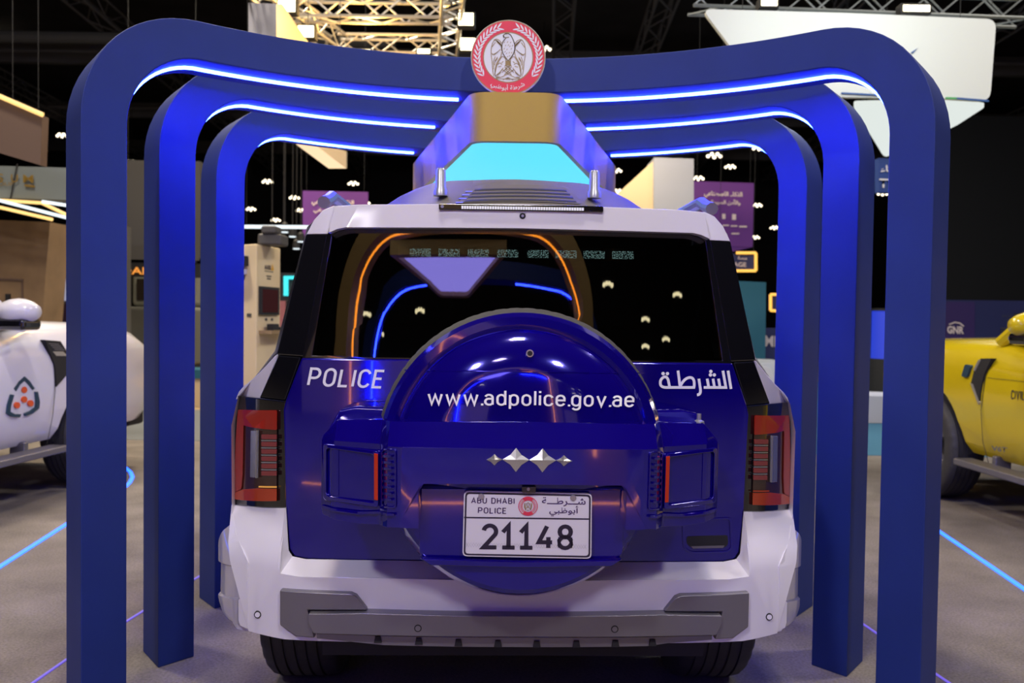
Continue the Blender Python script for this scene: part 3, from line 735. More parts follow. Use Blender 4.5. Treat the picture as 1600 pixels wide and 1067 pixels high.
# band across the cover: centre box, plate recess, side boxes
def band_s(x, z):
    a = abs(x); P = [(0, -.408), (.30, -.400), (.335, -.385), (.352, -.355), (.36, -.345), (.48, -.295), (.525, -.25), (.545, -.20), (.56, -.12), (2, -.1)]
    for (x0, y0), (x1, y1) in zip(P, P[1:]):
        if a <= x1: y = y0 + (y1-y0)*(a-x0)/(x1-x0); break
    zt = 1.068
    return y + .75*max(0.0, z-zt)
BX = [s*x for s in (-1, 1) for x in (.1, .2, .30, .335, .352, .36, .42, .48, .525, .54)] + [0]
band_half = [(818, 757), (662, 756), (655, 760), (653, 766), (654, 826), (620, 824), (600, 822), (560, 818), (525, 812), (504, 803), (502, 790), (502, 690), (505, 680), (527, 656), (560, 655), (612, 658), (818, 659)]
bm = bmesh.new(); panel(bm, half(band_half, band_s), band_s, .20, BX, [1.068, .97, .91, .86])
band = obj('cover_band', bm, M['blue'], car, bevel=.009, seg=3); band['label'] = 'blue box shaped band across the spare wheel cover'
rec_s = lambda x, z: -.352 - .02*max(0.0, (0.86-z))/.05*0
rh = half([(818, 884), (670, 881), (655, 868), (654, 756), (818, 757)], rec_s)
bm = bmesh.new(); panel(bm, rh, rec_s, .15); rec = obj('plate_recess', bm, M['blue'], band, bevel=.012, seg=3)
lip_s = lambda x, z: -.372
bm = bmesh.new(); panel(bm, half([(818, 888), (672, 884), (655, 872), (818, 876)], lip_s), lip_s, .05); obj('recess_lip', bm, M['blue'], band, bevel=.008)
bs_ = off(band_s, -.001)
for sg in (0, 1):
    f_ = (lambda P: mir(P)) if sg else (lambda P: P)
    # framed pocket
    o_ = f_(outl(round_poly([(506, 692), (592, 704), (592, 792), (506, 780)], 6), bs_)); i_ = f_(outl(round_poly([(511, 699), (585, 709), (585, 784), (511, 773)], 6), bs_))
    bm = bmesh.new(); ring_panel(bm, o_, i_, off(band_s, -.012), .02); obj('pocket_frame', bm, M['blue'], band, bevel=.003)
    bm = bmesh.new(); panel(bm, f_(outl([(511, 699), (529, 701.5), (529, 775), (511, 772)], bs_)), off(band_s, -.002), .004, BX); obj('pocket_inlay', bm, M['blue'], band)
    bm = bmesh.new(); panel(bm, f_(outl([(585.5, 707), (591.5, 708), (591.5, 780), (585.5, 779)], bs_)), off(band_s, -.016), .012); o = obj('reflector', bm, M['reflector_red'], band, bevel=.001); o['label'] = 'red upright reflector strip'
    o_ = f_(outl(round_poly([(595, 700), (619, 701), (619, 794), (595, 793)], 6), bs_)); i_ = f_(outl(round_poly([(597.5, 703), (616.5, 704), (616.5, 791), (597.5, 790)], 5), bs_))
    bm = bmesh.new(); ring_panel(bm, o_, i_, off(band_s, -.006), .01); lv = obj('louvre_frame', bm, M['blue'], band, bevel=.0015)
    for k in range(8):
        y = 710 + k*9.7
        bm = bmesh.new(); panel(bm, f_(outl(round_poly([(597, y), (612, y+.4), (612, y+4.4), (597, y+4)], 2), bs_)), off(band_s, -.009), .01); obj('louvre_bar', bm, M['blue'], lv, bevel=.001)
    # lower ledge line of the side box
    bm = bmesh.new(); panel(bm, f_(outl([(504, 788), (560, 798), (616, 801), (616, 805), (560, 802.5), (504, 793)], bs_)), off(band_s, -.010), .012, BX); obj('box_ledge', bm, M['blue'], band, bevel=.003)
    # pod top shoulder behind the tyre
    ss = lambda x, z: -.16 + .6*max(0, z-1.10)
    bm = bmesh.new(); panel(bm, f_(outl([(512, 672), (530, 640), (560, 634), (610, 636), (610, 672)], ss)), ss, .14); obj('box_shoulder', bm, M['blue'], band, bevel=.008)

# chrome badge
eb = off(band_s, -.002)
bm = bmesh.new()
D = [((760, 718), (772.5, 709.3), (785, 717.8), (772.5, 727.2)), ((785, 717.8), (806.5, 699.8), (827, 718.6), (806, 737.4)), ((827, 718.6), (848, 700.4), (869, 719.3), (847.5, 738)), ((869, 719.3), (881, 711), (894.5, 720.2), (881, 728.4))]
for l, t, r, bt in D:
    def cv(a, b, k=.085):
        c = ((l[0]+r[0])/2, (l[1]+r[1])/2); m = ((a[0]+b[0])/2, (a[1]+b[1])/2); return (m[0]+(c[0]-m[0])*k*2, m[1]+(c[1]-m[1])*k*2)
    ringp = [l, cv(l, t), t, cv(t, r), r, cv(r, bt), bt, cv(bt, l)]
    ap = loc3((t[0]+bt[0])/2, (l[1]+r[1])/2, off(band_s, -.014)); apv = bm.verts.new(ap)
    vs = [bm.verts.new(loc3(*p, off(band_s, -.004))) for p in ringp]; vb = [bm.verts.new(loc3(*p, band_s)) for p in ringp]
    for i in range(8):
        j = (i+1) % 8; bm.faces.new((vs[i], vs[j], apv)); bm.faces.new((vb[i], vb[j], vs[j], vs[i]))
bd = obj('badge', bm, M['chrome'], car, smooth=0); bd['label'] = 'chrome zigzag badge of four linked diamonds'

# number plate
pl = lambda x, z: -.372
bm = bmesh.new(); panel(bm, round_poly(outl([(722.5, 869), (924, 873), (925, 771), (725, 767)], pl), .012, 5), pl, .012)
plate = obj('number_plate', bm, M['plate'], car, bevel=.001); plate['label'] = 'white number plate with black digits and a red crest'
pf = off(pl, -.001)
o_ = round_poly(outl([(724.5, 867.2), (922.2, 871), (923, 773), (727, 769)], pf), .010, 5); i_ = round_poly(outl([(727, 865), (919.5, 868.5), (920.5, 775.5), (729.5, 771.5)], pf), .008, 5)
bm = bmesh.new(); ring_panel(bm, o_, i_, pf, .002); panel(bm, outl([(725, 807.5), (922, 810), (922, 812), (725, 809.5)], pf), pf, .002); obj('plate_border', bm, M['txt_dark'], plate, smooth=0)
dtext('lettering', 'ABU DHABI', [(736, 786.5), (804, 787.5), (804, 778), (736.5, 777)], M['txt_purple'], plate, pf, .16, .16)
dtext('lettering', 'POLICE', [(746.5, 802), (791.5, 803), (791.5, 793.3), (747, 792.3)], M['txt_purple'], plate, pf, .16, .16)
stext('lettering', 'شـــرطـــة', [(846.5, 790.5), (915, 791.8), (915, 777.5), (847, 776.5)], M['txt_purple'], plate, pf, .012, True)
stext('lettering', 'أبوظبي', [(858, 806.5), (903.5, 807), (904, 790.5), (858.5, 789.5)], M['txt_purple'], plate, pf, .012, True)
o = dtext('number', '21148', [(752, 858.8), (896, 860.3), (896.5, 818.8), (752.5, 817)], M['txt_dark'], plate, pf, .185, .12); o['label'] = 'large black digits 21148'
for s0 in (0, 1):
    bm = bmesh.new(); zz = [xz(728 + i*4.0, 851 + 3.2*(-1)**i*(1 if s0 else -1) + i*.07, pf) for i in range(48)]
    ribbon(bm, zz, .0006, lambda x, z: (x, pf(x, z)+.0004, z)); obj('zigzag_line', bm, M['silver'], plate, smooth=0)
p = loc3(825, 790.6, pf); crest_c = p
class _P: pass
bmr = p
def plate_crest():
    R = 15.2*(2.6+pf(0, 0))/FPX
    seg = 40
    def dsc(r0, r1, d, m, nm):
        bm = bmesh.new(); A = [bm.verts.new((p.x+R*r0*math.cos(2*PI*i/seg), p.y-d, p.z+R*r0*math.sin(2*PI*i/seg))) for i in range(seg)]
        B = [bm.verts.new((p.x+R*r1*math.cos(2*PI*i/seg), p.y-d, p.z+R*r1*math.sin(2*PI*i/seg))) for i in range(seg)]
        for i in range(seg): j = (i+1) % seg; bm.faces.new((A[i], A[j], B[j], B[i]))
        obj(nm, bm, m, plate, smooth=0)
    dsc(.93, 1.0, .0012, M['crest_red'], 'crest_ring'); dsc(.60, .66, .0012, M['crest_red'], 'crest_ring'); dsc(.70, .84, .0011, mat('pale_red', (.75, .35, .36), .5), 'crest_wreath')
    for sg in (-1, 1):
        bm = bmesh.new(); P = [(R*r*math.cos(math.radians(sg*90 + a)), R*r*math.sin(math.radians(sg*90 + a))) for r, rng in ((.98, range(-34, 35, 4)), (.66, range(34, -35, -4))) for a in rng]
        bm.faces.new([bm.verts.new((p.x+x, p.y-.0016, p.z+z)) for x, z in P]); obj('crest_banner', bm, M['crest_red'], plate, smooth=0)
    bm = bmesh.new(); f = lambda u, v: (p.x+u*R, p.y-.0014, p.z+v*R)
    for s in ([(0, .4), (.12, .25), (.1, 0), (0, -.12)], [(.15, .25), (.38, .3), (.36, -.1), (.25, -.4)], [(.05, -.1), (.25, -.25), (.2, -.42)], [(.3, .2), (.28, -.3)], [(.1, -.38), (0, -.44)]):
        ribbon(bm, s, .07, f); ribbon(bm, [(-x, y) for x, y in s], .07, f)
    obj('crest_falcon', bm, M['crest_gold'], plate, smooth=0)
plate_crest()
for q in ((752, 775.5), (895.5, 777.5)):
    s_ = loc3(*q, pf); bm = bmesh.new(); lathe(bm, [(.0065, s_.y-.003), (.0075, s_.y-.002), (.0075, s_.y)], 'y', 20, (s_.x, 0, s_.z)); obj('screw_cap', bm, M['silver'], plate)
ls = lambda x, z: -.385
bm = bmesh.new(); panel(bm, outl([(815, 760), (838, 760), (837, 770), (815.5, 770)], ls), ls, .03); lamp = obj('plate_camera', bm, M['gloss_black'], car, bevel=.002)
s_ = loc3(825.5, 764, ls); bm = bmesh.new(); lathe(bm, [(.004, s_.y-.003), (.005, s_.y)], 'y', 16, (s_.x, 0, s_.z)); obj('camera_lens', bm, M['silver'], lamp)

# lettering and handle on the tailgate
gs = off(gate_s, -.0015)
o = dtext('lettering', 'POLICE', [(479, 603.5), (597, 607.5), (603, 577.5), (485, 573.5)], M['txt_white'], gate, gs, .15, .16); o['label'] = 'white POLICE lettering'
bm = bmesh.new()
def za(x, y): return loc3(1000 + x/5.926, 530 + y/5.926, gs)
def bez(p0, p1, p2, n=8): return [((1-t)**2*p0[0]+2*t*(1-t)*p1[0]+t*t*p2[0], (1-t)**2*p0[1]+2*t*(1-t)*p1[1]+t*t*p2[1]) for t in [i/n for i in range(n+1)]]
for s_ in ([(815, 291), (843, 460)], [(768, 291), (795, 446), (590, 446)], [(727, 365), (741, 446)], [(676, 365), (690, 446)], [(622, 365), (636, 446)],
           [(545, 366), (556, 440)] + bez((556, 440), (572, 516), (528, 514))[1:], [(352, 290), (372, 446)], [(510, 446), (240, 446)], [(500, 446)] + bez((500, 446), (512, 352), (462, 354)) + bez((462, 354), (410, 358), (376, 430))[1:],
           [(275, 446), (262, 380)] + bez((262, 380), (250, 340), (222, 350))[1:] + bez((222, 350), (180, 370), (190, 420))[1:] + bez((190, 420), (200, 450), (262, 446))[1:]):
    stroke(bm, s_, 25, za)
for cx_, cy_ in ((656, 298), (652, 330), (688, 330), (214, 318), (254, 318)):
    bm.faces.new([bm.verts.new(za(cx_+16*math.cos(2*PI*i/16), cy_+16*math.sin(2*PI*i/16))) for i in range(16)])
o = obj('lettering', bm, M['txt_white'], gate, smooth=0, recalc=False); o['label'] = 'white Arabic lettering'
bm = bmesh.new(); panel(bm, round_poly(outl([(1073, 838), (1137, 836), (1138, 850), (1132, 856), (1082, 857), (1073, 850)], gs), .008), gs, .01); hd = obj('handle_slot', bm, M['black'], gate)
g2 = off(gate_s, -.004)
o_ = round_poly(outl([(1066, 812), (1143, 808), (1145, 858), (1138, 864), (1078, 865), (1067, 856)], g2), .012); i_ = round_poly(outl([(1069, 815), (1140, 811), (1142, 856), (1136, 861), (1080, 862), (1070, 854)], g2), .012)
bm = bmesh.new(); ring_panel(bm, o_, i_, g2, .006); obj('handle_surround', bm, M['blue'], gate, bevel=.001)
bm = bmesh.new(); panel(bm, outl([(1080, 853.5), (1132, 852.5), (1130, 856), (1083, 857)], g2), g2, .008); obj('handle_edge', bm, M['garnish'], gate)
# small mount seen beside the tyre
mt = loc3(1092, 658, -.20); bm = bmesh.new(); lathe(bm, [(.016, mt.z-.012), (.014, mt.z+.0), (.006, mt.z+.004), (.006, mt.z+.02)], 'z', 16, (mt.x, -.2, 0)); obj('jet_nozzle', bm, M['silver'], car)

# tail lamps
def lamp_s(x, z): return corner_s(x, z) - .012
for sg in (0, 1):
    f_ = (lambda P: mir(P)) if sg else (lambda P: P)
    def pn(px, s, d): 
        bm = bmesh.new(); panel(bm, f_(outl(px, s)), s, d, CX + [-.85, .85, -.75, .75]); return bm
    hs = obj('tail_lamp', pn([(371, 618), (406, 622), (446, 626.5), (447, 794), (440, 794), (361, 787.5), (362.5, 740)], lamp_s, .16), M['gloss_black'], car, bevel=.006)
    hs['label'] = 'tall red tail lamp in gloss black housing'
    l1 = off(lamp_s, -.004)
    obj('lens_backing', pn([(371.5, 640), (432.5, 641), (432, 783), (364, 780)], l1, .006), M['lens_dark'], hs)
    l2 = off(lamp_s, -.009)
    obj('lens_upper', pn(round_poly([(371.5, 640), (432.5, 641), (432.5, 672), (394, 668), (380, 664), (379, 740), (377, 764), (364.5, 770), (368, 690)], 2, 2), l2, .008), M['lens_red'], hs, bevel=.002)
    obj('lens_lower', pn([(378, 765), (402, 763), (432, 764), (432, 783), (364, 780), (364.5, 770)], l2, .008), M['lens_amber'], hs, bevel=.002)
    l3 = off(lamp_s, -.014)
    obj('clear_reflector', pn([(391.5, 673), (404, 673), (403, 747), (390.5, 746)], l3, .012), M['lens_clear'], hs, bevel=.002)
    obj('reflector_rib', pn([(400, 673), (402, 673), (401, 747), (399, 747)], off(lamp_s, -.017), .012), M['chrome'], hs)
    for k in range(6):
        y = 679 + k*11.4
        obj('red_rib', pn([(408, y), (432, y+.4), (432, y+7.4), (408, y+7)], l3, .010), M['rib_red'], hs, bevel=.0015)
        if k < 5: obj('silver_rib', pn([(408, y+8), (432, y+8.4), (432, y+10.6), (408, y+10.2)], l2, .008), M['lens_clear'], hs)
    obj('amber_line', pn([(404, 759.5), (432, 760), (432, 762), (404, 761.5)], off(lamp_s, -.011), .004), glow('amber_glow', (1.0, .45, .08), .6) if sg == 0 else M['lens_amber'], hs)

# bumper
bh = [(818, 1003), (480, 1001), (445, 999), (388, 986), (387, 880), (380, 861), (367, 832), (361.5, 789), (446, 794), (433, 885), (438, 896), (470, 901), (640, 904), (818, 908)]
bm = bmesh.new(); panel(bm, half(bh, bump_s), bump_s, .16, [i*.1 for i in range(-7, 8)] + [-.755, .755], [.655, .70, .745, .79])
F = [(446, 794), (433, 885), (438, 896), (470, 901), (640, 904), (818, 908)]; B_ = [(447, 792), (451, 860), (457, 869), (478, 873.5), (640, 876), (818, 879)]
bm2 = bmesh.new()
for sg in (1, -1):
    fa, ba = [], []
    for a, c in zip(F, B_):
        p = loc3(*a, bump_s); q = loc3(*c, off(gate_s, -.004))
        if a[0] == 818: p.x = q.x = 0
        p.x *= sg; q.x *= sg; p.y += .004; fa.append(bm2.verts.new(p)); ba.append(bm2.verts.new(q))
    for i in range(len(fa)-1): bm2.faces.new((fa[i], fa[i+1], ba[i+1], ba[i]))
bumper = obj('bumper', bm, M['white'], car, bevel=.010, seg=3)
obj('bumper_ledge', bm2, M['white'], bumper, smooth=40)
cols = [(389, .045, 884, 985), (379, .082, 863, 980), (366, .125, 833, 974), (355, .19, 825, 967), (347, .26, 831, 958), (342.5, .34, 841, 947), (341, .46, 852, 936)]
def catmull(P, k=4):
    out = []
    for i in range(len(P)-1):
        p0, p1, p2, p3 = P[max(0, i-1)], P[i], P[i+1], P[min(len(P)-1, i+2)]
        for s in range(k):
            t = s/k; out.append(tuple(.5*(2*b + (c_-a)*t + (2*a-5*b+4*c_-d)*t*t + (3*b-a-3*c_+d)*t**3) for a, b, c_, d in zip(p0, p1, p2, p3)))
    return out + [P[-1]]
colsd = catmull(cols)
for sg in (1, -1):
    bm = bmesh.new(); grid = []
    for ci, (px, y, r0, r1) in enumerate(colsd):
        u_ = ci/(len(colsd)-1); e0 = 889 - u_*14; e1 = 939 - u_*12; din = 4.0*min(1, max(0, (u_-.08)/.2))
        rr = [r0, max(r0+2, e0-5), max(r0+3, e0), e0+2.2, e0+10, e1-7, e1-1.6, e1+1, e1+6, r1-8, r1]
        dpt = [0, 0, 0, din, din*1.05, din*.9, din, 0, 0, 0, 2.5]
        c_ = []
        for k, r in enumerate(rr):
            sf = (lambda x, z: min(y, bump_s(x, z) + .002 + (.012 if ci == 0 else 0))) if ci <= 6 else (lambda x, z: y)
            p = loc3(px + dpt[k] + (5 if ci == 0 else 0) + (1.5 if k == 0 and 0 < ci < 10 else 0), r, sf); p.x *= sg; c_.append(bm.verts.new(p))
        grid.append(c_)
    ext = []
    for v in grid[-1]: ext.append(bm.verts.new(v.co + Vector((0, .14, 0))))
    grid.append(ext)
    for A, B in zip(grid, grid[1:]):
        for i in range(len(A)-1): bm.faces.new((A[i], A[i+1], B[i+1], B[i]))
    lid = []
    for g in grid[1:]: p = g[0].co; lid.append(bm.verts.new((sg*-min(abs(p.x), .862), p.y + .03, p.z + (.035 if abs(p.x) > .88 else .004))))
    for k in range(1, len(grid)-1): bm.faces.new((grid[k][0], grid[k+1][0], lid[k], lid[k-1]))
    obj('bumper_corner', bm, M['white'], bumper, smooth=33)
    # wheel arch flare ring
    bm = bmesh.new(); rows = []
    for i in range(0, 25):
        t = math.radians(-8 + 196*i/24)
        rows.append([bm.verts.new((sg*-x_, AXY + r_*math.cos(t), .42 + r_*math.sin(t))) for x_, r_ in ((.86, .47), (.935, .47), (.935, .50), (.91, .54), (.86, .56))])
    for A, B in zip(rows, rows[1:]):
        for i in range(5): j = (i+1) % 5; bm.faces.new((A[i], A[j], B[j], B[i]))
    obj('wheel_arch_flare', bm, M['white'], car, smooth=30)
ga = off(bump_s, -.022)
for sg in (0, 1):
    P_ = outl([(437, 922), (548, 927.5), (556, 931), (574, 954), (482, 953.5), (478.5, 957), (478.5, 974), (492, 997), (462, 995), (437, 977)], ga); P_ = mir(P_) if sg else P_
    bm = bmesh.new(); panel(bm, P_, ga, .06, CX); obj('bumper_garnish', bm, M['garnish'], bumper, bevel=.009)
gb = off(bump_s, -.040)
bm = bmesh.new(); panel(bm, half([(818, 995), (490, 990), (482, 975), (482, 959), (574, 958), (818, 962.5)], gb), gb, .07, CX); obj('lower_bar', bm, M['garnish'], bumper, bevel=.016, seg=3)
gl = off(bump_s, -.004)
bm = bmesh.new(); panel(bm, half([(818, 1011), (600, 1008), (565, 1003), (495, 997), (495, 990), (818, 996)], gl), gl, .10, CX); skid = obj('skid_lip', bm, M['garnish'], bumper, bevel=.003)
for a in (590, 654, 716, 778, 839, 901, 962, 1020):
    y = 1000 + 4.5*(1-((a-805)/215)**2) + (a-800)*.012
    bm = bmesh.new(); panel(bm, outl([(a-4, y-3), (a+4, y-3), (a+6, y+7), (a-6, y+7)], off(gl, -.006)), off(gl, -.006), .01); obj('skid_clip', bm, M['black'], skid)
for q, s_ in (((403, 959.5), bump_s), ((653, 981.5), gb)):
    for sg in (1, -1):
        p = loc3(*q, s_); p.x *= sg; p.y = s_(p.x, p.z) - (.004 if s_ is bump_s else 0)
        bm = bmesh.new(); lathe(bm, [(.0075, p.y-.002), (.0075, p.y+.01)], 'y', 24, (p.x, 0, p.z)); ss_ = obj('parking_sensor', bm, M['white'] if s_ is bump_s else M['garnish'], bumper)
        bm = bmesh.new(); lathe(bm, [(.0105, p.y-.0008), (.0105, p.y+.01)], 'y', 24, (p.x, 0, p.z)); obj('sensor_gap', bm, M['black'], bumper)

# wheels
def tyre_prof(R, wd, groove=True):
    h = wd/2; P = [(R*.60, -h*.80), (R*.72, -h*.98), (R*.86, -h), (R*.95, -h*.95), (R*.985, -h*.84)]
    if groove:
        for c in (-.52, -.18, .18, .52):
            g = .035; P += [(R, (c-g)*wd*.92), (R*.975, (c-g+.012)*wd*.92), (R*.975, (c+g-.012)*wd*.92), (R, (c+g)*wd*.92)] if abs(c) < .5 else []
    P += [(R*.985, h*.84), (R*.95, h*.95), (R*.86, h), (R*.72, h*.98), (R*.60, h*.80)]
    return P
def wheel(name, parent, x, y, R, wd, seg=64, tread=True):
    bm = bmesh.new()
    h = wd/2
    P = [(R*.60, -h*.80), (R*.72, -h*.98), (R*.86, -h), (R*.94, -h*.95), (R*.975, -h*.84)]
    for c in (-.62, -.33, -.04, .25, .54):      # circumferential grooves
        P += [(R*.992, (c-.035)*h), (R*.972, (c-.025)*h), (R*.972, (c+.025)*h), (R*.992, (c+.035)*h)]
    P += [(R*.975, h*.84), (R*.94, h*.95), (R*.86, h), (R*.72, h*.98), (R*.60, h*.80)]
    lathe(bm, P, 'x', 96, (x, y, R), caps=False)
    for v in bm.verts:      # shoulder blocks
        dx, dy, dz = v.co.x - x, v.co.y - y, v.co.z - R; r_ = math.hypot(dy, dz)
        if abs(dx) > h*.75 and R*.90 < r_ and round((math.atan2(dz, dy) % (2*PI))/(2*PI/96)) % 3 == 0:
            k_ = .985; v.co.y = y + dy*k_; v.co.z = R + dz*k_
    w = obj(name, bm, M['rubber'], parent, smooth=40)
    sx = math.copysign(1, x)
    bm = bmesh.new(); lathe(bm, [(R*.62, -h*.75), (R*.64, h*.8), (R*.60, h*.8), (R*.55, h*.55), (R*.16, h*.35), (R*.14, h*.5), (.001, h*.5)] if sx > 0 else [(R*.62, h*.75), (R*.64, -h*.8), (R*.60, -h*.8), (R*.55, -h*.55), (R*.16, -h*.35), (R*.14, -h*.5), (.001, -h*.5)], 'x', 48, (x, y, R), caps=False)
    obj('rim', bm, M['black'], w, smooth=35)
    bm = bmesh.new()
    for i in range(6):
        q = Matrix.Translation((x + sx*h*.62, y, R)) @ Matrix.Rotation(2*PI*i/6, 4, 'X'); box(bm, -.02, .02, -R*.07, R*.07, R*.1, R*.61, q)
    obj('spokes', bm, M['garnish'], w, bevel=.006)
    return w
for s in (-1, 1):
    for y in (AXY, 3.82): wheel('wheel', car, s*.752, y, .40, .275)

# ------------------------------------------------------------------ cars either side
M['logo_blue'] = mat('petrol_blue_emblem', (0.012, 0.045, 0.075), .5)
M['logo_orange'] = mat('orange_emblem', (0.75, 0.10, 0.02), .5)
def flank_car(name, label, loc, rz, paint, side, extras, HZ=1.30, MY=.28):
    root = thing(name, label, 'car', loc, rz)
    Mx = Matrix.Translation(loc) @ Matrix.Rotation(rz, 4, 'Z'); I = Mx.inverted()
    def onx(px, py, x=.968):
        o, d = ray(px, py); o = I @ o; d = I.to_3x3() @ d
        return o + d*((side*x - o.x)/d.x)
    st = [(-2.35, .95, 1.19), (-2.2, 1, 1.20), (.3, 1, 1.22), (.6, 1, HZ), (1.9, 1, HZ-.03), (2.2, .975, HZ-.10), (2.38, .92, 1.12), (2.46, .86, .92)]
    bm = bmesh.new(); rows = []
    for y, k, zt in st:
        h = [(0, .42), (.86, .42), (.92, .50), (.955, .65), (.968, .88), (.962, 1.05), (.925, zt-.085), (.84, zt-.02), (.6, zt), (0, zt+.015)]
        h = [(x*k, min(z, zt) if z < 1.1 else z) for x, z in h]
        pts = h + [(-x, z) for x, z in reversed(h[1:-1])]
        rows.append([bm.verts.new((x, y, z)) for x, z in pts])
    for A, B in zip(rows, rows[1:]):
        n = len(A)
        for i in range(n): j = (i+1) % n; bm.faces.new((A[i], A[j], B[j], B[i]))
    bm.faces.new(rows[0]); bm.faces.new(rows[-1])
    body = obj('body', bm, paint, root, smooth=45, bevel=.012)
    mods = body.modifiers[:]; body.modifiers.clear()
    cut(body, [(yy, .43, .48, s*.52, s*1.2) for yy in (1.46, -1.46) for s in (-1, 1)])
    body.data.set_sharp_from_angle(angle=math.radians(40))
    for s in (-1, 1):
        for yy in (1.46, -1.46): bm = bmesh.new(); lathe(bm, [(.478, s*.90), (.478, s*.53), (.001, s*.53)], 'x', 40, (0, yy, .43), caps=False); bmesh.ops.bisect_plane(bm, geom=bm.verts[:]+bm.edges[:]+bm.faces[:], plane_co=(0, 0, .40), plane_no=(0, 0, -1), clear_outer=True); obj('wheel_house', bm, M['black'], root)
    bm = bmesh.new()
    bb = [(-.90, -2.3, 1.19), (.90, -2.3, 1.19), (.88, .60, 1.26), (-.88, .60, 1.26)]; tt = [(-.72, -2.15, 1.86), (.72, -2.15, 1.86), (.70, -.2, 1.88), (-.70, -.2, 1.88)]
    v = [bm.verts.new(p) for p in bb+tt]
    for f in ((0,1,5,4),(1,2,6,5),(2,3,7,6),(3,0,4,7),(4,5,6,7),(0,1,2,3)): bm.faces.new([v[i] for i in f])
    obj('cabin_glass', bm, M['gloss_black'], root, smooth=0)
    bm = bmesh.new(); box(bm, -.73, .73, -2.18, -.17, 1.865, 1.92); obj('roof', bm, paint, root, bevel=.02)
    for s in (-1, 1):
        for (a, c) in (((.885, .63, 1.25), (.705, -.18, 1.88)), ((.905, -.45, 1.20), (.725, -.5, 1.88)), ((.905, -2.2, 1.20), (.725, -2.1, 1.88))):
            bm = bmesh.new(); tube(bm, (s*a[0], a[1], a[2]), (s*c[0], c[1], c[2]), .045, 8); obj('pillar', bm, paint if a[1] > .6 else M['gloss_black'], root)
        bm = bmesh.new(); box(bm, s*.90, s*1.05, -1.0, .92, .34, .39); box(bm, s*.80, s*.92, -.8, -.75, .34, .45); box(bm, s*.80, s*.92, .6, .65, .34, .45); obj('side_step', bm, M['garnish'], root, bevel=.012)
        # mirror
        bm = bmesh.new(); rr = []
        for a in range(7):
            t = a/6; w_ = .125*math.sin(PI*(.12+.80*t))**.6; hh = .09*math.sin(PI*(.10+.8*t))**.6; ring = []
            for i in range(16):
                q = 2*PI*i/16; ring.append(bm.verts.new((s*(.96+.26*t), MY+w_*.9*math.cos(q), 1.375+hh*math.sin(q))))
            rr.append(ring)
        for A, B in zip(rr, rr[1:]):
            for i in range(16): j = (i+1) % 16; bm.faces.new((A[i], A[j], B[j], B[i]))
        bm.faces.new(rr[0]); bm.faces.new(rr[-1]); mr = obj('door_mirror', bm, paint, root, smooth=60)
        bm = bmesh.new(); box(bm, s*.93, s*1.19, MY-.10, MY+.105, 1.25, 1.33); obj('mirror_base', bm, M['gloss_black'], mr, bevel=.03)
        for yy in (1.46, -1.46): wheel('wheel', root, s*.845, yy, .41, .27)
        # wheel arch lip
        # headlamp
        bm = bmesh.new(); box(bm, s*.55, s*.84, 2.30, 2.43, .90, 1.00); obj('headlamp', bm, M['lens_clear'], root, bevel=.02)
    bm = bmesh.new(); box(bm, -.6, .6, 2.36, 2.49, .62, .82); obj('front_grille', bm, M['black'], root, bevel=.02)
    bm = bmesh.new(); box(bm, -.8, .8, 2.2, 2.48, .36, .55); obj('front_skirt', bm, M['black'], root, bevel=.03)
    def sidepan(nm, pts, m, d=.006, parent=root, bevel=0):
        """pts (y, z) on the flank"""
        bm = bmesh.new(); f = [bm.verts.new((side*(.968+d), y, z)) for y, z in pts]; g = [bm.verts.new((side*.93, y, z)) for y, z in pts]
        n = len(pts); bm.faces.new(f); bm.faces.new(g)
        for i in range(n): j = (i+1) % n; bm.faces.new((f[i], f[j], g[j], g[i]))
        return obj(nm, bm, m, parent, smooth=0, bevel=bevel)
    def pix(pts): return [(onx(*p).y, onx(*p).z) for p in pts]
    def line(nm, pts, wd=.008):
        bm = bmesh.new(); ribbon(bm, pts, wd, lambda y, z: (side*.9695, y, z)); return obj(nm, bm, M['black'], root, smooth=0)
    extras(root, sidepan, pix, line, onx, side)
    return root
def ex_white(root, sp, pix, line, onx, side):
    v = sp('fender_vent', pix([(69, 531), (93, 533), (110, 560), (110, 578), (87, 604), (84, 570)]), M['black'], .008)
    sp('vent_trim', pix([(80, 549), (96, 549), (104, 556), (86, 556)]), M['chrome'], .012, v)
    for k in range(4): sp('vent_mesh', pix([(74+k*3, 536+k*3), (90+k*3, 537+k*3), (90+k*3, 538.5+k*3), (74+k*3, 537.5+k*3)]), M['garnish'], .011, v)
    line('door_seam', pix([(69, 531), (84, 570), (86, 610), (82, 650), (73, 694)]))
    E_ = [[(22, 607), (29, 596), (38, 588), (46, 595), (54, 607), (51, 609), (45, 602), (38, 595), (31, 601), (25, 611)],
          [(16, 616), (22, 617), (17, 633), (16, 643), (23, 647), (33, 647), (31, 652), (19, 651), (11, 646), (12, 632)],
          [(54, 612), (59, 612), (62, 628), (61, 638), (51, 646), (40, 650), (39, 646), (48, 642), (56, 636), (56, 626)]]
    for e in E_: sp('emblem_outline', pix(e), M['logo_blue'], .003)
    for cx, cy in ((38, 609), (38, 624), (27, 633), (48, 630)):
        sp('emblem_dot', pix([(cx+4.3*math.cos(2*PI*i/14), cy+5*math.sin(2*PI*i/14)) for i in range(14)]), M['logo_orange'], .003)
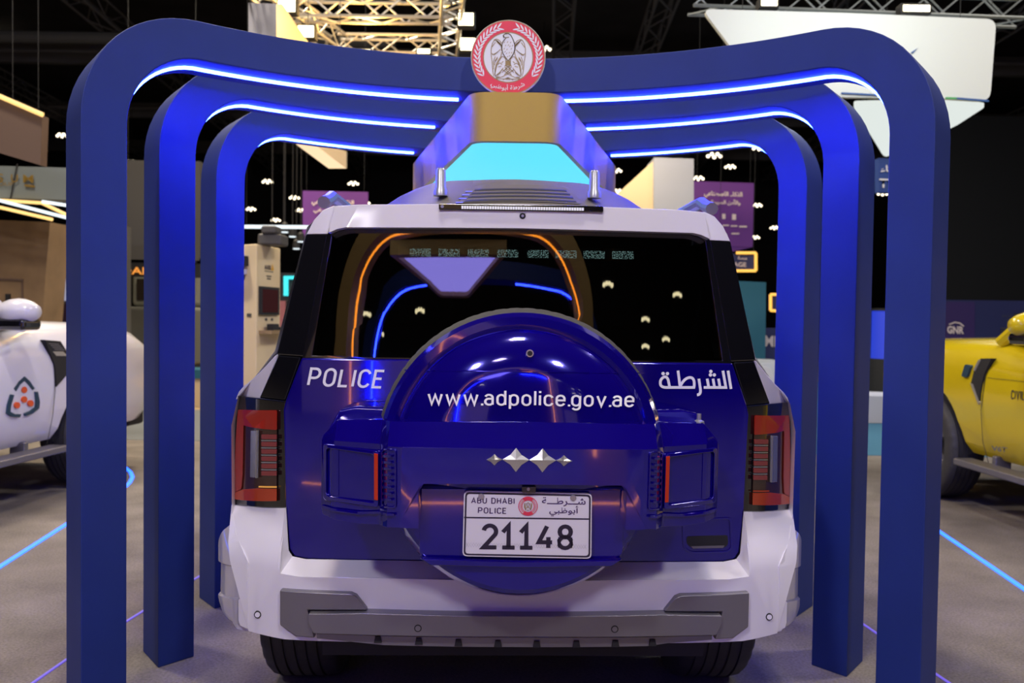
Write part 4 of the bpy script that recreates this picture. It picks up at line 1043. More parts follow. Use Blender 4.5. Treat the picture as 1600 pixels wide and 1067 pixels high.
def ex_yellow(root, sp, pix, line, onx, side):
    v = sp('fender_vent', pix([(1534, 560), (1551, 560), (1540, 583), (1535, 602), (1531, 631), (1518, 601), (1523, 580)]), M['black'], .008)
    sp('vent_trim', pix([(1518, 598), (1522, 600), (1532, 628), (1531, 632)]), M['chrome'], .012, v)
    sp('vent_trim', pix([(1523, 578), (1531, 562), (1535, 562), (1526, 580)]), M['chrome'], .012, v)
    line('door_seam', pix([(1552, 560), (1540, 585), (1533, 640), (1536, 690), (1545, 724)]))
    line('body_crease', pix([(1543, 590), (1600, 596), (1640, 600)]), .003)
    sp('camera_badge', pix(round_poly([(1510, 569), (1519, 571), (1513, 590), (1504, 588)], 3)), M['logo_blue'], .012)
    def tx(body, px, m, bold):
        a, b, c, d = [onx(*p, .9705) for p in px]
        o = obj('lettering', text_bm(body, quad(a, b, c, d), bold), m, root, smooth=0, recalc=False)
    q_ = [onx(*p_, .9705) for p_ in [(1579, 624), (1650, 629), (1650, 612.5), (1580, 609)]]
    obj('lettering', drawn_bm('CIVIL DEFENCE', quad(*q_), .15, .17), M['txt_dark'], root, smooth=0, recalc=False)
    tx('V6T', [(1550, 704), (1573, 707), (1574, 699), (1549, 696)], M['garnish'], .03)
flank_car('white_suv', 'white SUV with petrol blue and orange triangle emblem on its front door', (-4.42, 5.82, 0), math.radians(-6), M['white'], 1, ex_white, 1.31, .30)
flank_car('yellow_suv', 'yellow SUV with black side vent and lettering on its front door', (4.36, 5.72, 0), math.radians(3), M['yellow'], -1, ex_yellow, 1.28, -.02)

# ------------------------------------------------------------------ background: helpers
def slab(name, px, Y, m, depth=.15, label=None, cat=None, parent=None, **k):
    q = [W(a, c, Y) for a, c in px]; bm = bmesh.new()
    panel(bm, [(p.x, p.z) for p in q], lambda x, z: Y, depth)
    o = obj(name, bm, m, parent, smooth=0, **k)
    return tag(o, label, cat)
def btext(name, body, px, Y, m, parent=None, bold=0, ar=False):
    return obj(name, text_bm(body, quad(*[W(a, c, Y) for a, c in px]), bold, ar), m, parent, smooth=0, recalc=False)
def wire(bm, p, r=.003): tube(bm, p, (p[0], p[1], ZC-.004), r, 5)
def truss(bm, p0, p1, w=.26, r=.022, n=None):
    p0, p1 = Vector(p0), Vector(p1); d = (p1-p0); L = d.length; d.normalize(); s = d.cross(Vector((0, 0, 1))).normalized(); u = s.cross(d)
    cs = [s*w/2+u*w/2, -s*w/2+u*w/2, -s*w/2-u*w/2, s*w/2-u*w/2]
    for c in cs: tube(bm, p0+c, p1+c, r, 6)
    n = n or max(2, int(L/(w*1.1)))
    for i in range(n):
        a, b = L*i/n, L*(i+1)/n
        for k in range(4):
            c0, c1 = cs[k], cs[(k+1) % 4]
            if i % 2: c0, c1 = c1, c0
            tube(bm, p0+d*a+c0, p0+d*b+c1, r*.55, 5)
M['tan'] = mat('tan_plaster', (0.23, 0.145, 0.075), .8, noise=.18, nscale=2.5)
M['tan_dark'] = mat('brown_panel', (0.12, 0.075, 0.055), .8)
M['fascia'] = mat('grey_green_fascia', (0.20, 0.23, 0.23), .5)
M['led_warm'] = glow('warm_tube', (1.0, .62, .20), 1.5)
M['led_white'] = glow('white_tube', (.85, .95, 1.0), 1.3)
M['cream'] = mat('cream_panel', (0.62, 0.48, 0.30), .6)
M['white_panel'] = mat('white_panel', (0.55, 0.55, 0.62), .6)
M['purple'] = mat('purple_banner', (0.13, 0.028, 0.24), .7)
M['banner_txt'] = mat('cream_lettering', (0.75, 0.62, 0.60), .6)
M['navy'] = mat('navy_panel', (0.018, 0.022, 0.10), .6)
M['teal'] = mat('teal_panel', (0.01, 0.10, 0.16), .6)
M['grey_panel'] = mat('grey_panel', (0.075, 0.07, 0.066), .6)
M['lamp_hot'] = glow('floodlight_face', (1.0, .86, .5), 9.0)
M['lamp_small'] = glow('hall_lamp_face', (1.0, .86, .62), 4.0)
M['wood'] = mat('light_wood', (.30, .20, .10), .6)

# floor areas beyond the display
b = bmesh.new(); box(b, -12, -.2, 9.6, 12.6, 0, .004); tag(obj('floor_aisle', b, mat('grey_aisle_carpet', (.13, .14, .15), .9), smooth=0), kind='structure')
b = bmesh.new(); box(b, -.2, 14, 9.2, 20, 0, .004); tag(obj('floor_booth', b, mat('blue_booth_carpet', (.03, .13, .22), .9), smooth=0), kind='structure')
b = bmesh.new(); box(b, -12, -.2, 12.6, 18, 0, .004); tag(obj('floor_stand', b, mat('sand_carpet', (.33, .23, .12), .9), smooth=0), kind='structure')

# left stand
st_w = slab('stand_wall', [(-330, 330), (78, 347), (50, 700), (-330, 700)], 11.0, M['tan'], .5, 'tan plaster stand wall with a closed door behind the white car', 'wall panel')
for p in (-1,):
    bm = bmesh.new()
    o_ = [W(a, c, 10.99) for a, c in [(-22, 434), (36, 436), (37, 695), (-22, 695)]]; i_ = [W(a, c, 10.99) for a, c in [(-19, 437), (33.5, 439), (34, 695), (-19, 695)]]
    ring_panel(bm, [(q.x, q.z) for q in o_], [(q.x, q.z) for q in i_], lambda x, z: 10.985, .02); obj('door_outline', bm, M['tan_dark'], st_w, smooth=0)
slab('door_handle', [(8, 459), (15, 459), (15, 481), (8, 480)], 10.97, M['black'], .03, parent=st_w)
fa = slab('stand_fascia', [(-330, 250), (103, 262), (103, 312), (-330, 300)], 10.4, M['fascia'], .3, 'grey green fascia board with gold letters over the tan stand wall', 'sign board')
bm = bmesh.new(); q = W(26, 255, 10.39)
path_tube(bm, [W(27, 256, 10.38), W(14, 322, 10.38)], .008, 5); obj('cable', bm, M['black'], fa)
M['gold_txt'] = mat('gold_letters', (.42, .27, .06), .4, .5)
btext('lettering', 'S', [(-5, 284), (5, 284.5), (5, 271.5), (-5, 271)], 10.37, M['gold_txt'], fa, .01)
btext('lettering', 'U', [(17, 284.5), (28, 285), (28, 272.5), (17, 272)], 10.37, M['gold_txt'], fa, .01)
btext('lettering', 'M', [(36, 285), (52, 285.5), (52, 273.5), (36, 273)], 10.37, M['gold_txt'], fa, .01)
btext('lettering', 'OUP', [(-2, 290), (21, 290.5), (21, 284.5), (-2, 284)], 10.37, M['gold_txt'], fa, .0)
slab('letter_bar', [(38, 288), (53, 289.5), (53, 292.5), (38, 291)], 10.37, M['gold_txt'], .02, parent=fa)
hb = slab('overhead_box', [(-330, 30), (0, 152), (66, 180), (63, 258), (0, 239), (-330, 140)], 8.6, M['tan_dark'], .12, 'brown overhead box with a warm light edge over the stand', 'sign board')
bm = bmesh.new(); path_tube(bm, [W(-300, 35, 8.56), W(0, 150.5, 8.56), W(67, 179.5, 8.56)], .022, 8); o = obj('edge_light', bm, M['led_warm'], hb); o['label'] = 'warm glowing edge strip'
bm = bmesh.new(); wire(bm, W(20, 165, 8.7)); wire(bm, W(60, 180, 8.7)); obj('suspension_wire', bm, M['black'], hb)
for k, (a, c, m, lab) in enumerate([((-60, 309), (64, 317), 'led_warm', 'warm tube light running level just under the gold letters'), ((-60, 298), (104, 340), 'led_white', 'long white tube light slanting across under the fascia'),
        ((65, 317), (103, 335), 'led_warm', 'short warm tube light slanting down under the end of the fascia'), ((66, 315), (106, 321), 'led_white', 'short white tube light level under the end of the fascia'), ((-60, 310), (82, 343), 'led_warm', 'lowest warm tube light slanting along the top of the tan wall')]):
    bm = bmesh.new(); y = 10.35 - k*.06; tube(bm, W(*a, y), W(*c, y), .018, 8); tag(obj('tube_light', bm, M[m]), lab, 'tube light')
# snow picture screen
M['snow'] = mat('snow_picture', (.4, .4, .5), .4)
nt = M['snow'].node_tree; n = nt.nodes.new('ShaderNodeTexNoise'); n.inputs['Scale'].default_value = 3.0; n.inputs['Detail'].default_value = 5; cr = nt.nodes.new('ShaderNodeValToRGB'); tc = nt.nodes.new('ShaderNodeTexCoord')
cr.color_ramp.elements[0].color = (.06, .06, .08, 1); cr.color_ramp.elements[0].position = .40; cr.color_ramp.elements[1].color = (.42, .42, .58, 1); cr.color_ramp.elements[1].position = .55
nt.links.new(tc.outputs['Object'], n.inputs['Vector']); nt.links.new(n.outputs['Fac'], cr.inputs[0]); nt.links.new(cr.outputs[0], nt.nodes['Principled BSDF'].inputs['Emission Color']); nt.nodes['Principled BSDF'].inputs['Emission Strength'].default_value = .75
nt.nodes['Principled BSDF'].inputs['Base Color'].default_value = (.02, .02, .02, 1)
sw = slab('video_wall', [(66, 350), (190, 352), (190, 690), (60, 690)], 12.2, M['grey_panel'], .3, 'tall grey video wall showing snowy mountains beside the tan wall', 'video wall')
o = slab('screen', [(72, 384), (185, 384), (185, 470), (70, 470)], 12.18, M['snow'], .03, parent=sw); o['label'] = 'screen with a snowy mountain picture'
slab('planter', [(62, 474), (125, 474), (125, 692), (60, 692)], 11.75, mat('dark_purple_plinth', (.035, .012, .04), .7), .35, 'dark purple plinth below the snow picture', 'plinth')
# middle gaps on the left: header, sign, truck, counter
gh = slab('stand_header', [(192, 250), (312, 252), (312, 402), (192, 400)], 13.2, M['grey_panel'], .4, 'dark grey stand header seen between the arch legs', 'sign board')
slab('light_slot', [(194, 399), (310, 401), (310, 407), (194, 405)], 13.15, M['grey_panel'], .05, parent=gh)
bm = bmesh.new(); wire(bm, W(200, 252, 13.4)); wire(bm, W(305, 254, 13.4)); obj('suspension_wire', bm, M['black'], gh)
sg_ = slab('lit_sign', [(192, 410), (312, 412), (312, 434), (192, 432)], 13.2, M['black'], .1, 'black sign with orange glowing letters below the grey header', 'sign')
bm = bmesh.new()
for px in (196, 306): tube(bm, W(px, 411, 13.28), W(px, 403.5, 13.28), .012, 6)
obj('bracket', bm, M['steel_dark'], sg_)
btext('lettering', 'DAL', [(190, 428), (233, 429), (233, 417.5), (190, 417)], 13.17, glow('orange_letters', (1.0, .35, .05), 1.0), sg_, .02)
tk = thing('armoured_truck', 'grey green truck parked on the stand between the arch legs', 'truck', (W(252, 600, 14).x, 14.0, 0))
M['army'] = mat('army_green', (.16, .16, .13), .6)
bm = bmesh.new(); box(bm, -.75, .55, -.4, 3.2, .55, 1.45); obj('hull', bm, M['army'], tk, bevel=.06)
bm = bmesh.new(); box(bm, -.65, .45, .4, 3.0, 1.45, 2.0); obj('cab', bm, M['army'], tk, bevel=.08)
bm = bmesh.new(); box(bm, -.55, .35, .38, .42, 1.55, 1.9); obj('windscreen', bm, M['gloss_black'], tk)
for x in (-.6, .4):
    bm = bmesh.new(); lathe(bm, [(.07, -.46), (.07, -.39)], 'y', 16, (x+.05 if x < 0 else x-.02, 0, 1.12)); obj('headlamp', bm, M['lamp_small'], tk)
    for y in (.3, 2.5):
        bm = bmesh.new(); lathe(bm, [(.3, -.13), (.38, -.10), (.38, .10), (.3, .13)], 'x', 24, (x-.02, y, .38)); obj('wheel', bm, M['rubber'], tk)
ct = thing('info_counter', 'sand coloured low counter with purple plinth seen between the arch legs', 'counter', (0, 0, 0))
slab('body', [(192, 590), (330, 592), (330, 640), (192, 638)], 12.9, M['cream'], .5, parent=ct)
slab('plinth', [(194, 637), (328, 639), (328, 651), (194, 649)], 12.95, mat('purple_plinth', (.05, .03, .09), .7), .4, parent=ct)
slab('top', [(190, 576), (332, 578), (332, 592), (190, 590)], 12.85, M['teal'], .6, parent=ct)

# cream display kiosk with a small screen
A_, B_k, D_k = W(400, 600, 8.0), W(437, 600, 8.55), W(350, 600, 8.25)
kz = W(400, 381, 8.0).z
kk = thing('display_kiosk', 'cream display kiosk with a small black screen beyond the arch legs', 'kiosk', (A_.x, A_.y, 0))
a2, b2, d2 = Vector((0, 0)), Vector((B_k.x-A_.x, B_k.y-A_.y)), Vector((D_k.x-A_.x, D_k.y-A_.y)); c2 = b2 + d2
bm = bmesh.new(); P4 = [a2, b2, c2, d2]
lo = [bm.verts.new((p.x, p.y, 0)) for p in P4]; hi = [bm.verts.new((p.x, p.y, kz)) for p in P4]
bm.faces.new(lo); bm.faces.new(hi)
for i in range(4): j = (i+1) % 4; bm.faces.new((lo[i], lo[j], hi[j], hi[i]))
M['kiosk'] = mat('cream_kiosk_paint', (.78, .62, .38), .6)
obj('cabinet', bm, M['kiosk'], kk, smooth=0, bevel=.01)
def kf(u, z, out=.0):   # right face
    n_ = Vector((b2.y, -b2.x)).normalized(); p = a2 + b2*u + n_*out; return Vector((p.x, p.y, z))
def kl(u, z, out=.0):
    n_ = Vector((d2.y, -d2.x)).normalized()*-1; n_ = n_ if n_.y < 0 else -n_; p = a2 + d2*u + n_*out; return Vector((p.x, p.y, z))
def kbox(nm, u0, u1, py0, py1, out, m, fn=kf, base=0.0, Y=8.2):
    z0, z1 = W(415, py1, Y).z, W(415, py0, Y).z; bm = bmesh.new()
    v = [bm.verts.new(fn(u, z, o_)) for u in (u0, u1) for o_ in (base, out) for z in (z0, z1)]
    for f in ((0,1,3,2),(4,6,7,5),(0,4,5,1),(2,3,7,6),(0,2,6,4),(1,5,7,3)): bm.faces.new([v[i] for i in f])
    return obj(nm, bm, m, kk, smooth=0)
kbox('screen_frame', .08, .88, 448, 492, .02, M['black']); kbox('screen', .16, .80, 452, 488, .024, mat('dark_screen', (.02, .012, .014), .15, emit=(.3, .05, .05), estr=.08))
kbox('shelf', .10, 1.0, 516, 521, .12, M['wood']); kbox('device', .3, .55, 506, 516, .09, M['black'], base=.03); kbox('device', .62, .95, 511, 516, .10, M['black'], base=.02)
kbox('socket', .35, .42, 497, 501, .006, M['grey_panel']); kbox('socket', .6, .67, 497, 501, .006, M['grey_panel'])
zt0, zt1 = W(415, 421, 8.2).z, W(415, 414, 8.2).z
obj('lettering', text_bm('AXIS', quad(kf(.30, zt0, .004), kf(.56, zt0, .004), kf(.56, zt1, .004), kf(.30, zt1, .004)), .03), M['txt_dark'], kk, smooth=0, recalc=False)
bm = bmesh.new(); bm.faces.new([bm.verts.new(kf(u, z, .004)) for u, z in ((.58, zt0), (.70, zt0), (.64, zt1+.02))]); obj('logo_mark', bm, mat('amber_mark', (.75, .40, .02), .5), kk, smooth=0)
kbox('fine_print', .32, .68, 423, 424, .003, M['grey_panel']); kbox('fine_print', .40, .60, 430, 432, .003, M['grey_panel']); kbox('fine_print', .42, .58, 434, 436, .003, M['grey_panel'])
kbox('wall_camera', .35, .60, 399, 412, .14, M['white_panel'], kl); kbox('camera_front', .25, .36, 402, 417, .15, M['black'], kl); kbox('camera_dome', .36, .58, 430, 438, .10, M['black'], kl); kbox('camera_mount', .3, .62, 422, 430, .12, M['white_panel'], kl)
for u in (.15, .5): kbox('socket', u, u+.12, 490, 495, .008, M['grey_panel'], kl)
kbox('socket', .48, .6, 467, 472, .008, M['grey_panel'], kl)
bm = bmesh.new(); box(bm, -.02, .20, .08, .34, kz, kz+.10); box(bm, .02, .16, .05, .25, kz+.10, kz+.17); tag(obj('camera_housing', bm, M['grey_panel'], bevel=.02), 'grey camera housing standing on top of the cream kiosk', 'camera').location = (A_.x, A_.y, 0)
slab('light_beam', [(330, 351), (482, 352), (482, 357), (330, 356)], 12.0, M['led_white'], .05, 'long white light beam hung over the stands behind the kiosk', 'light beam')
bm = bmesh.new(); wire(bm, W(385, 352, 12.02)); wire(bm, W(470, 352, 12.02)); obj('suspension_wire', bm, M['black'], bpy.data.objects['light_beam'])
pb = slab('partition_board', [(436, 426), (520, 428), (520, 660), (436, 659)], 12.7, mat('black_panel', (.015, .017, .02), .5), .2, 'black partition board with cyan neon corner beyond the kiosk', 'partition board')
slab('neon_corner', [(443, 431), (470, 431), (470, 436), (449, 436), (449, 462), (443, 462)], 12.64, glow('cyan_neon', (.05, .85, .9), 1.2), .06, parent=pb)
slab('poster', [(437, 470), (446, 470), (446, 515), (437, 515)], 12.66, mat('red_white_poster', (.35, .12, .14), .6), .02, 'narrow red and white poster on the black partition board', 'poster')

# purple banners
def banner(px, Y, label, lines):
    o = slab('banner', px, Y, M['purple'], .03, label, 'banner'); o['group'] = 'purple Arabic banners'
    for body, q in lines: btext('lettering', body, q, Y-.012, M['banner_txt'], o, .03, True)
    bm = bmesh.new(); wire(bm, W(px[0][0]+6, px[0][1]+1, Y+.015)); wire(bm, W(px[1][0]-6, px[1][1]+1, Y+.015)); obj('suspension_wire', bm, M['black'], o)
    return o
banner([(473, 298), (575, 300), (575, 372), (473, 370)], 15.0, 'purple banner with Arabic lettering hung over the roof end beside the kiosk', [('الذكاء الاصطناعي', [(487, 321), (553, 323), (553, 313), (487, 311)]), ('والأمن السيبراني', [(490, 333), (550, 335), (550, 326), (490, 324)])])
bn = banner([(1083, 283), (1178, 286), (1176, 386), (1083, 383)], 14.0, 'purple banner with Arabic lettering hung beside the grey column', [('الذكاء الاصطناعي', [(1100, 309), (1160, 311), (1160, 300), (1100, 298)]), ('والأمن السيبراني', [(1104, 321), (1157, 323), (1157, 312), (1104, 310)])])
for px, py, w_, h_ in ((1131, 338, 5, 8), (1147, 339, 6, 9), (1134, 352, 10, 2), (1147, 353, 10, 2), (1161, 354, 12, 2.5), (1149, 365, 12, 2)):
    slab('logo_print', [(px-w_/2, py-h_/2), (px+w_/2, py-h_/2), (px+w_/2, py+h_/2), (px-w_/2, py+h_/2)], 13.985, M['banner_txt'], .004, parent=bn)
slab('banner_tail', [(1083, 383), (1176, 386), (1150, 392), (1083, 404)], 14.01, M['purple'], .02, parent=bn)

# gold lit truss frame with floodlights
zt = 4.75
T = [Vector((W(452, 20, 10).x, 10.0, zt)), Vector((W(705, 20, 10).x, 10.0, zt)), Vector((W(700, 80, 11.35).x, 11.35, zt)), Vector((W(530, 80, 11.35).x, 11.35, zt))]
tr = thing('lighting_truss', 'square aluminium truss frame lit gold above the arches', 'truss', (0, 0, 0))
for i in range(4):
    bm = bmesh.new(); a, c = T[i], T[(i+1) % 4]; d = (c-a).normalized()*.12; truss(bm, a+d*0, c-d*0, .22, .02); obj('truss_beam', bm, M['alu'], tr)
bm = bmesh.new(); d0 = (T[0]-T[3]); truss(bm, T[0], T[0]+d0*2.2, .22, .02); obj('truss_beam', bm, M['alu'], tr)
bm = bmesh.new(); d0 = (T[1]-T[2]); truss(bm, T[1], T[1]+d0*2.2, .22, .02); obj('truss_beam', bm, M['alu'], tr)
bm = bmesh.new()
for t in T: wire(bm, t, .01)
obj('suspension_wire', bm, M['black'], tr)
def flood(px, py, Y, w_, h_, label, hang):
    c = W(px, py, Y); r = thing('floodlight', label, 'floodlight', c, 0, 'floodlights on the trusses')
    bm = bmesh.new(); box(bm, -w_/2-.02, w_/2+.02, 0, .12, -h_/2-.02, h_/2+.02); obj('housing', bm, M['black'], r, bevel=.01)
    bm = bmesh.new(); box(bm, -w_/2, w_/2, -.006, .0, -h_/2, h_/2); o = obj('lamp_face', bm, M['lamp_hot'], r, smooth=0); o['label'] = 'glowing lamp face'
    bm = bmesh.new(); tube(bm, (0, .08, h_/2), Vector(hang)-c if hang else (0, .08, ZC-c.z), .012, 6); obj('bracket', bm, M['steel_dark'], r)
    return r
flood(448, 8, 9.3, .17, .13, 'bright floodlight at the top corner of the gold truss beside the white hung panel', T[0]-d0*0+Vector((0, -.5, .1)))
flood(478, 49, 10.0, .17, .12, 'bright floodlight below the corner of the gold truss', T[0]+Vector((.0, .1, 0)))
flood(728, 30, 10.0, .16, .13, 'upper square floodlight between gold truss and crest', T[1])
flood(731, 69, 11.0, .17, .14, 'lower square floodlight between gold truss and crest', T[2])
flood(567, 81, 11.2, .18, .05, 'slim floodlight on the rear beam of the gold truss', T[3])
flood(662, 80, 11.2, .15, .05, 'slim floodlight at the crest end of the rear gold truss beam', T[2])
pl_ = bpy.data.lights.new('truss_lamp_light', 'POINT'); pl_.energy = 100; pl_.color = (1, .56, .13); pl_.shadow_soft_size = .2
o = bpy.data.objects.new('truss_lamp_light', pl_); COL.objects.link(o); o.location = ((T[0]+T[2])/2) + Vector((0, -.5, -.3))
ws_ = thing('hanging_sign', 'white hanging sign box with a cream lit side beside the gold truss', 'hanging sign', (0, 0, 0))
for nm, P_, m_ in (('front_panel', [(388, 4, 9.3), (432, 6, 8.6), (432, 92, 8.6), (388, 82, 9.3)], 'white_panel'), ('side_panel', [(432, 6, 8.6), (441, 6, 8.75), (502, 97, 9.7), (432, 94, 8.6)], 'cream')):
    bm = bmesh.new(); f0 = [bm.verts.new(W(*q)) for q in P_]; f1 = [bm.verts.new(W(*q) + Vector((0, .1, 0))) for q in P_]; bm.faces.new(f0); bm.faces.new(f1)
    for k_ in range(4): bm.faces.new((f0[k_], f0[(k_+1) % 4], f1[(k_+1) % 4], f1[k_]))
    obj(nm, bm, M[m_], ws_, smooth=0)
bm = bmesh.new(); wire(bm, W(394, 5, 9.25)); wire(bm, W(430, 7, 8.68)); obj('suspension_wire', bm, M['black'], ws_)
pl2 = bpy.data.lights.new('floodlight_beam', 'POINT'); pl2.energy = 55; pl2.color = (1, .72, .3); pl2.shadow_soft_size = .15
o = bpy.data.objects.new('floodlight_beam', pl2); COL.objects.link(o); o.location = W(500, 30, 8.35)
ob = slab('lit_soffit', [(462, 225), (492, 226), (540, 262), (512, 262)], 9.0, glow('cream_light_panel', (1.0, .72, .42), 1.1), .05, 'glowing cream soffit panel seen under the rear arch', 'light panel')
slab('soffit_edge', [(492, 226), (500, 226), (541, 236), (541, 262)], 9.01, M['cream'], .05, parent=ob)
bm = bmesh.new(); wire(bm, W(480, 227, 9.03)); wire(bm, W(530, 250, 9.03)); obj('suspension_wire', bm, M['black'], ob)

# big white hanging sign
bs = thing('hanging_sign', 'large white hanging sign with rounded corners and glowing underside behind the arches', 'hanging sign', (0, 0, 0))
def hs(name, px, Y, m, d): return slab(name, px, Y, m, d, parent=bs)
hs('sign_face', round_poly([(1097, 14), (1320, 20), (1557, 30), (1547, 158), (1480, 154), (1345, 152), (1200, 150)], 16, 5), 7.5, mat('white_sign_face', (.66, .70, .67), .5), .05)
M['stripe_blue'] = mat('blue_stripe', (.03, .10, .30), .5); M['stripe_green'] = mat('green_stripe', (.08, .35, .12), .5)
hs('stripe', [(1315, 144), (1372, 147), (1372, 149.5), (1315, 146.5)], 7.49, M['stripe_blue'], .008)
hs('stripe', [(1478, 151.5), (1495, 152), (1495, 155), (1478, 154.5)], 7.49, M['stripe_green'], .008)
hs('stripe', [(1495, 152), (1545, 156), (1545, 159), (1495, 155)], 7.49, M['stripe_blue'], .008)
hs('logo_mark', [(1423, 82), (1434, 75), (1427, 83)], 7.49, M['stripe_blue'], .008)
zb = W(1480, 158, 7.5).z
q = [G(a, c, zb) + Vector((0, .07, 0)) for a, c in round_poly([(1336, 160), (1480, 157), (1548, 163), (1500, 194), (1386, 245)], 8, 4)]
bm = bmesh.new(); f0 = [bm.verts.new(p) for p in q]; f1 = [bm.verts.new(p + Vector((0, 0, .03))) for p in q]; n = len(q)
bm.faces.new(f0); bm.faces.new(f1)
for i in range(n): j = (i+1) % n; bm.faces.new((f0[i], f0[j], f1[j], f1[i]))
o = obj('light_panel', bm, glow('white_light_panel', (.88, .95, .9), .85), bs, smooth=0); o['label'] = 'glowing white panel in the underside'
bm = bmesh.new(); wire(bm, W(1160, 20, 7.6)); wire(bm, W(1500, 30, 7.6)); obj('suspension_wire', bm, M['black'], bs)
t2 = thing('lighting_truss', 'dark aluminium truss running above the large white hanging sign', 'truss', (0, 0, 0))
bm = bmesh.new(); truss(bm, W(1080, -6, 7.9), W(1600, 14, 7.9), .24, .016); obj('truss_beam', bm, mat('dim_aluminium', (.22, .24, .24), .4, .6), t2)
bm = bmesh.new(); wire(bm, W(1100, -6, 7.9)); wire(bm, W(1550, 12, 7.9)); obj('suspension_wire', bm, M['black'], t2)
flood(1202, 4, 7.6, .13, .05, 'floodlight shining down on the large white hanging sign, end nearer the crest', W(1202, 0, 7.9))
flood(1432, 13, 7.6, .22, .05, 'floodlight shining down on the large white hanging sign, end nearer the yellow car', W(1432, 8, 7.9))
area('sign_floodlight_beam', tuple(W(1250, -30, 6.6)), tuple(W(1300, 80, 7.5)), .3, 4, (.92, 1, .95))
area('sign_floodlight_beam', tuple(W(1430, -30, 6.6)), tuple(W(1420, 80, 7.5)), .3, 4, (.92, 1, .95))

# booth tower behind the roof
bt = thing('booth_tower', 'grey column with a cream slanting wing standing behind the car roof', 'booth', (0, 0, 0))
slab('column', [(1022, 246), (1084, 248), (1084, 664), (1022, 663)], 12.0, mat('blue_grey_column', (.30, .32, .40), .6), .6, parent=bt)
slab('wing', [(1022, 250), (1022, 420), (860, 420), (935, 330)], 12.1, M['cream'], .3, parent=bt)
area('booth_floodlight', tuple(W(960, 150, 10.5)), tuple(W(1000, 300, 12)), .3, 60, (1, .8, .5))
# signs towards the yellow car
s1 = slab('blue_sign', [(1373, 247), (1450, 249), (1450, 303), (1373, 300)], 10.6, mat('royal_blue_sign', (.02, .06, .28), .6), .12, 'royal blue hanging sign with white letters between the arch legs', 'sign')
btext('lettering', 'TY INT', [(1374, 293), (1440, 295), (1440, 281), (1374, 279)], 10.58, M['txt_white'], s1, .02)
btext('lettering', 'من الذكاء', [(1376, 271), (1440, 272), (1440, 259), (1376, 258)], 10.58, M['txt_white'], s1, .02, True)
bm = bmesh.new(); wire(bm, W(1380, 248, 10.66)); wire(bm, W(1440, 250, 10.66)); obj('suspension_wire', bm, M['black'], s1)
M['led_orange'] = glow('orange_frame_light', (1.0, .50, .08), 1.5)
def framed(px, Y, label, lines):
    o = slab('framed_sign', px, Y, M['navy'], .08, label, 'sign'); (x0, y0), (x1, _), (_, y1), _ = px
    bm = bmesh.new(); path_tube(bm, [W(x0+ (x1-x0)*.5, y0, Y-.03), W(x1, y0, Y-.03), W(x1, y1, Y-.03), W(x0, y1, Y-.03)], .022, 6); obj('frame_light', bm, M['led_orange'], o)
    for body, q, ar in lines: btext('lettering', body, q, Y-.012, M['banner_txt'], o, .02, ar)
    bm = bmesh.new(); wire(bm, W(x0+4, y0, Y+.04)); wire(bm, W(x1-4, y0, Y+.04)); obj('suspension_wire', bm, M['black'], o)
framed([(1120, 395), (1181, 398), (1181, 423), (1120, 420)], 13.0, 'navy sign with glowing orange frame beside the car roof corner', [('منصة', [(1153, 405.5), (1167, 406), (1167, 400.5), (1153, 400)], True), ('STAGE', [(1136, 416), (1166, 417), (1166, 410), (1136, 409)], False)])
o = slab('framed_sign', [(1203, 460), (1260, 462), (1260, 488), (1203, 485)], 13.2, M['navy'], .08, 'small navy sign with orange glowing frame beside the rear arch leg', 'sign')
bm = bmesh.new(); path_tube(bm, [W(1230, 460, 13.17), W(1204, 460, 13.17), W(1204, 485, 13.17), W(1230, 487, 13.17)], .022, 6); obj('frame_light', bm, M['led_orange'], o)
bm = bmesh.new(); tube(bm, W(1225, 487, 13.24), (W(1225, 487, 13.24).x, 13.24, 0), .02, 6); obj('post', bm, M['steel_dark'], o)
slab('teal_partition', [(1130, 438), (1197, 441), (1195, 640), (1130, 640)], 12.0, M['teal'], .1, 'teal partition board standing behind the car shoulder', 'partition board')
nb = slab('navy_partition', [(1190, 512), (1260, 514), (1260, 640), (1190, 640)], 12.6, M['navy'], .1, 'navy partition board with grey letters behind the white chairs', 'partition board')
btext('lettering', 'MIN', [(1195, 541), (1228, 543), (1228, 526), (1195, 524)], 12.58, M['banner_txt'], nb, .03)
# white shell chairs
M['chair'] = mat('white_chair_shell', (.70, .74, .76), .4)
def chair(loc, rz, label):
    r = thing('shell_chair', label, 'chair', loc, rz, 'white chairs on the blue carpet')
    bm = bmesh.new(); panel(bm, round_rect(-.22, .22, .48, .90, .12), lambda x, z: .20 + .12*(z-.48) - .25*x*x, .02, [-.1, 0, .1]); obj('backrest', bm, M['chair'], r)
    bm = bmesh.new(); box(bm, -.22, .22, -.22, .22, .43, .46); obj('seat', bm, M['chair'], r, bevel=.012)
    for sx in (-.18, .18):
        for sy in (-.18, .18): bm = bmesh.new(); tube(bm, (sx, sy, 0), (sx*.85, sy*.85, .43), .012, 6); obj('leg', bm, M['chair'], r)
    return r
c0 = W(1186, 640, 9.6); ch = chair((c0.x, 9.6, 0), 2.6, 'white shell chair nearest the car shoulder')
c1 = W(1210, 640, 10.3); dup(ch, (c1.x, 10.3, 0), 2.9, 'white shell chair close beside the rear arch leg')
c1 = W(1196, 640, 11.2); dup(ch, (c1.x, 11.2, 0), 2.7, 'white shell chair farther back between the other two chairs')
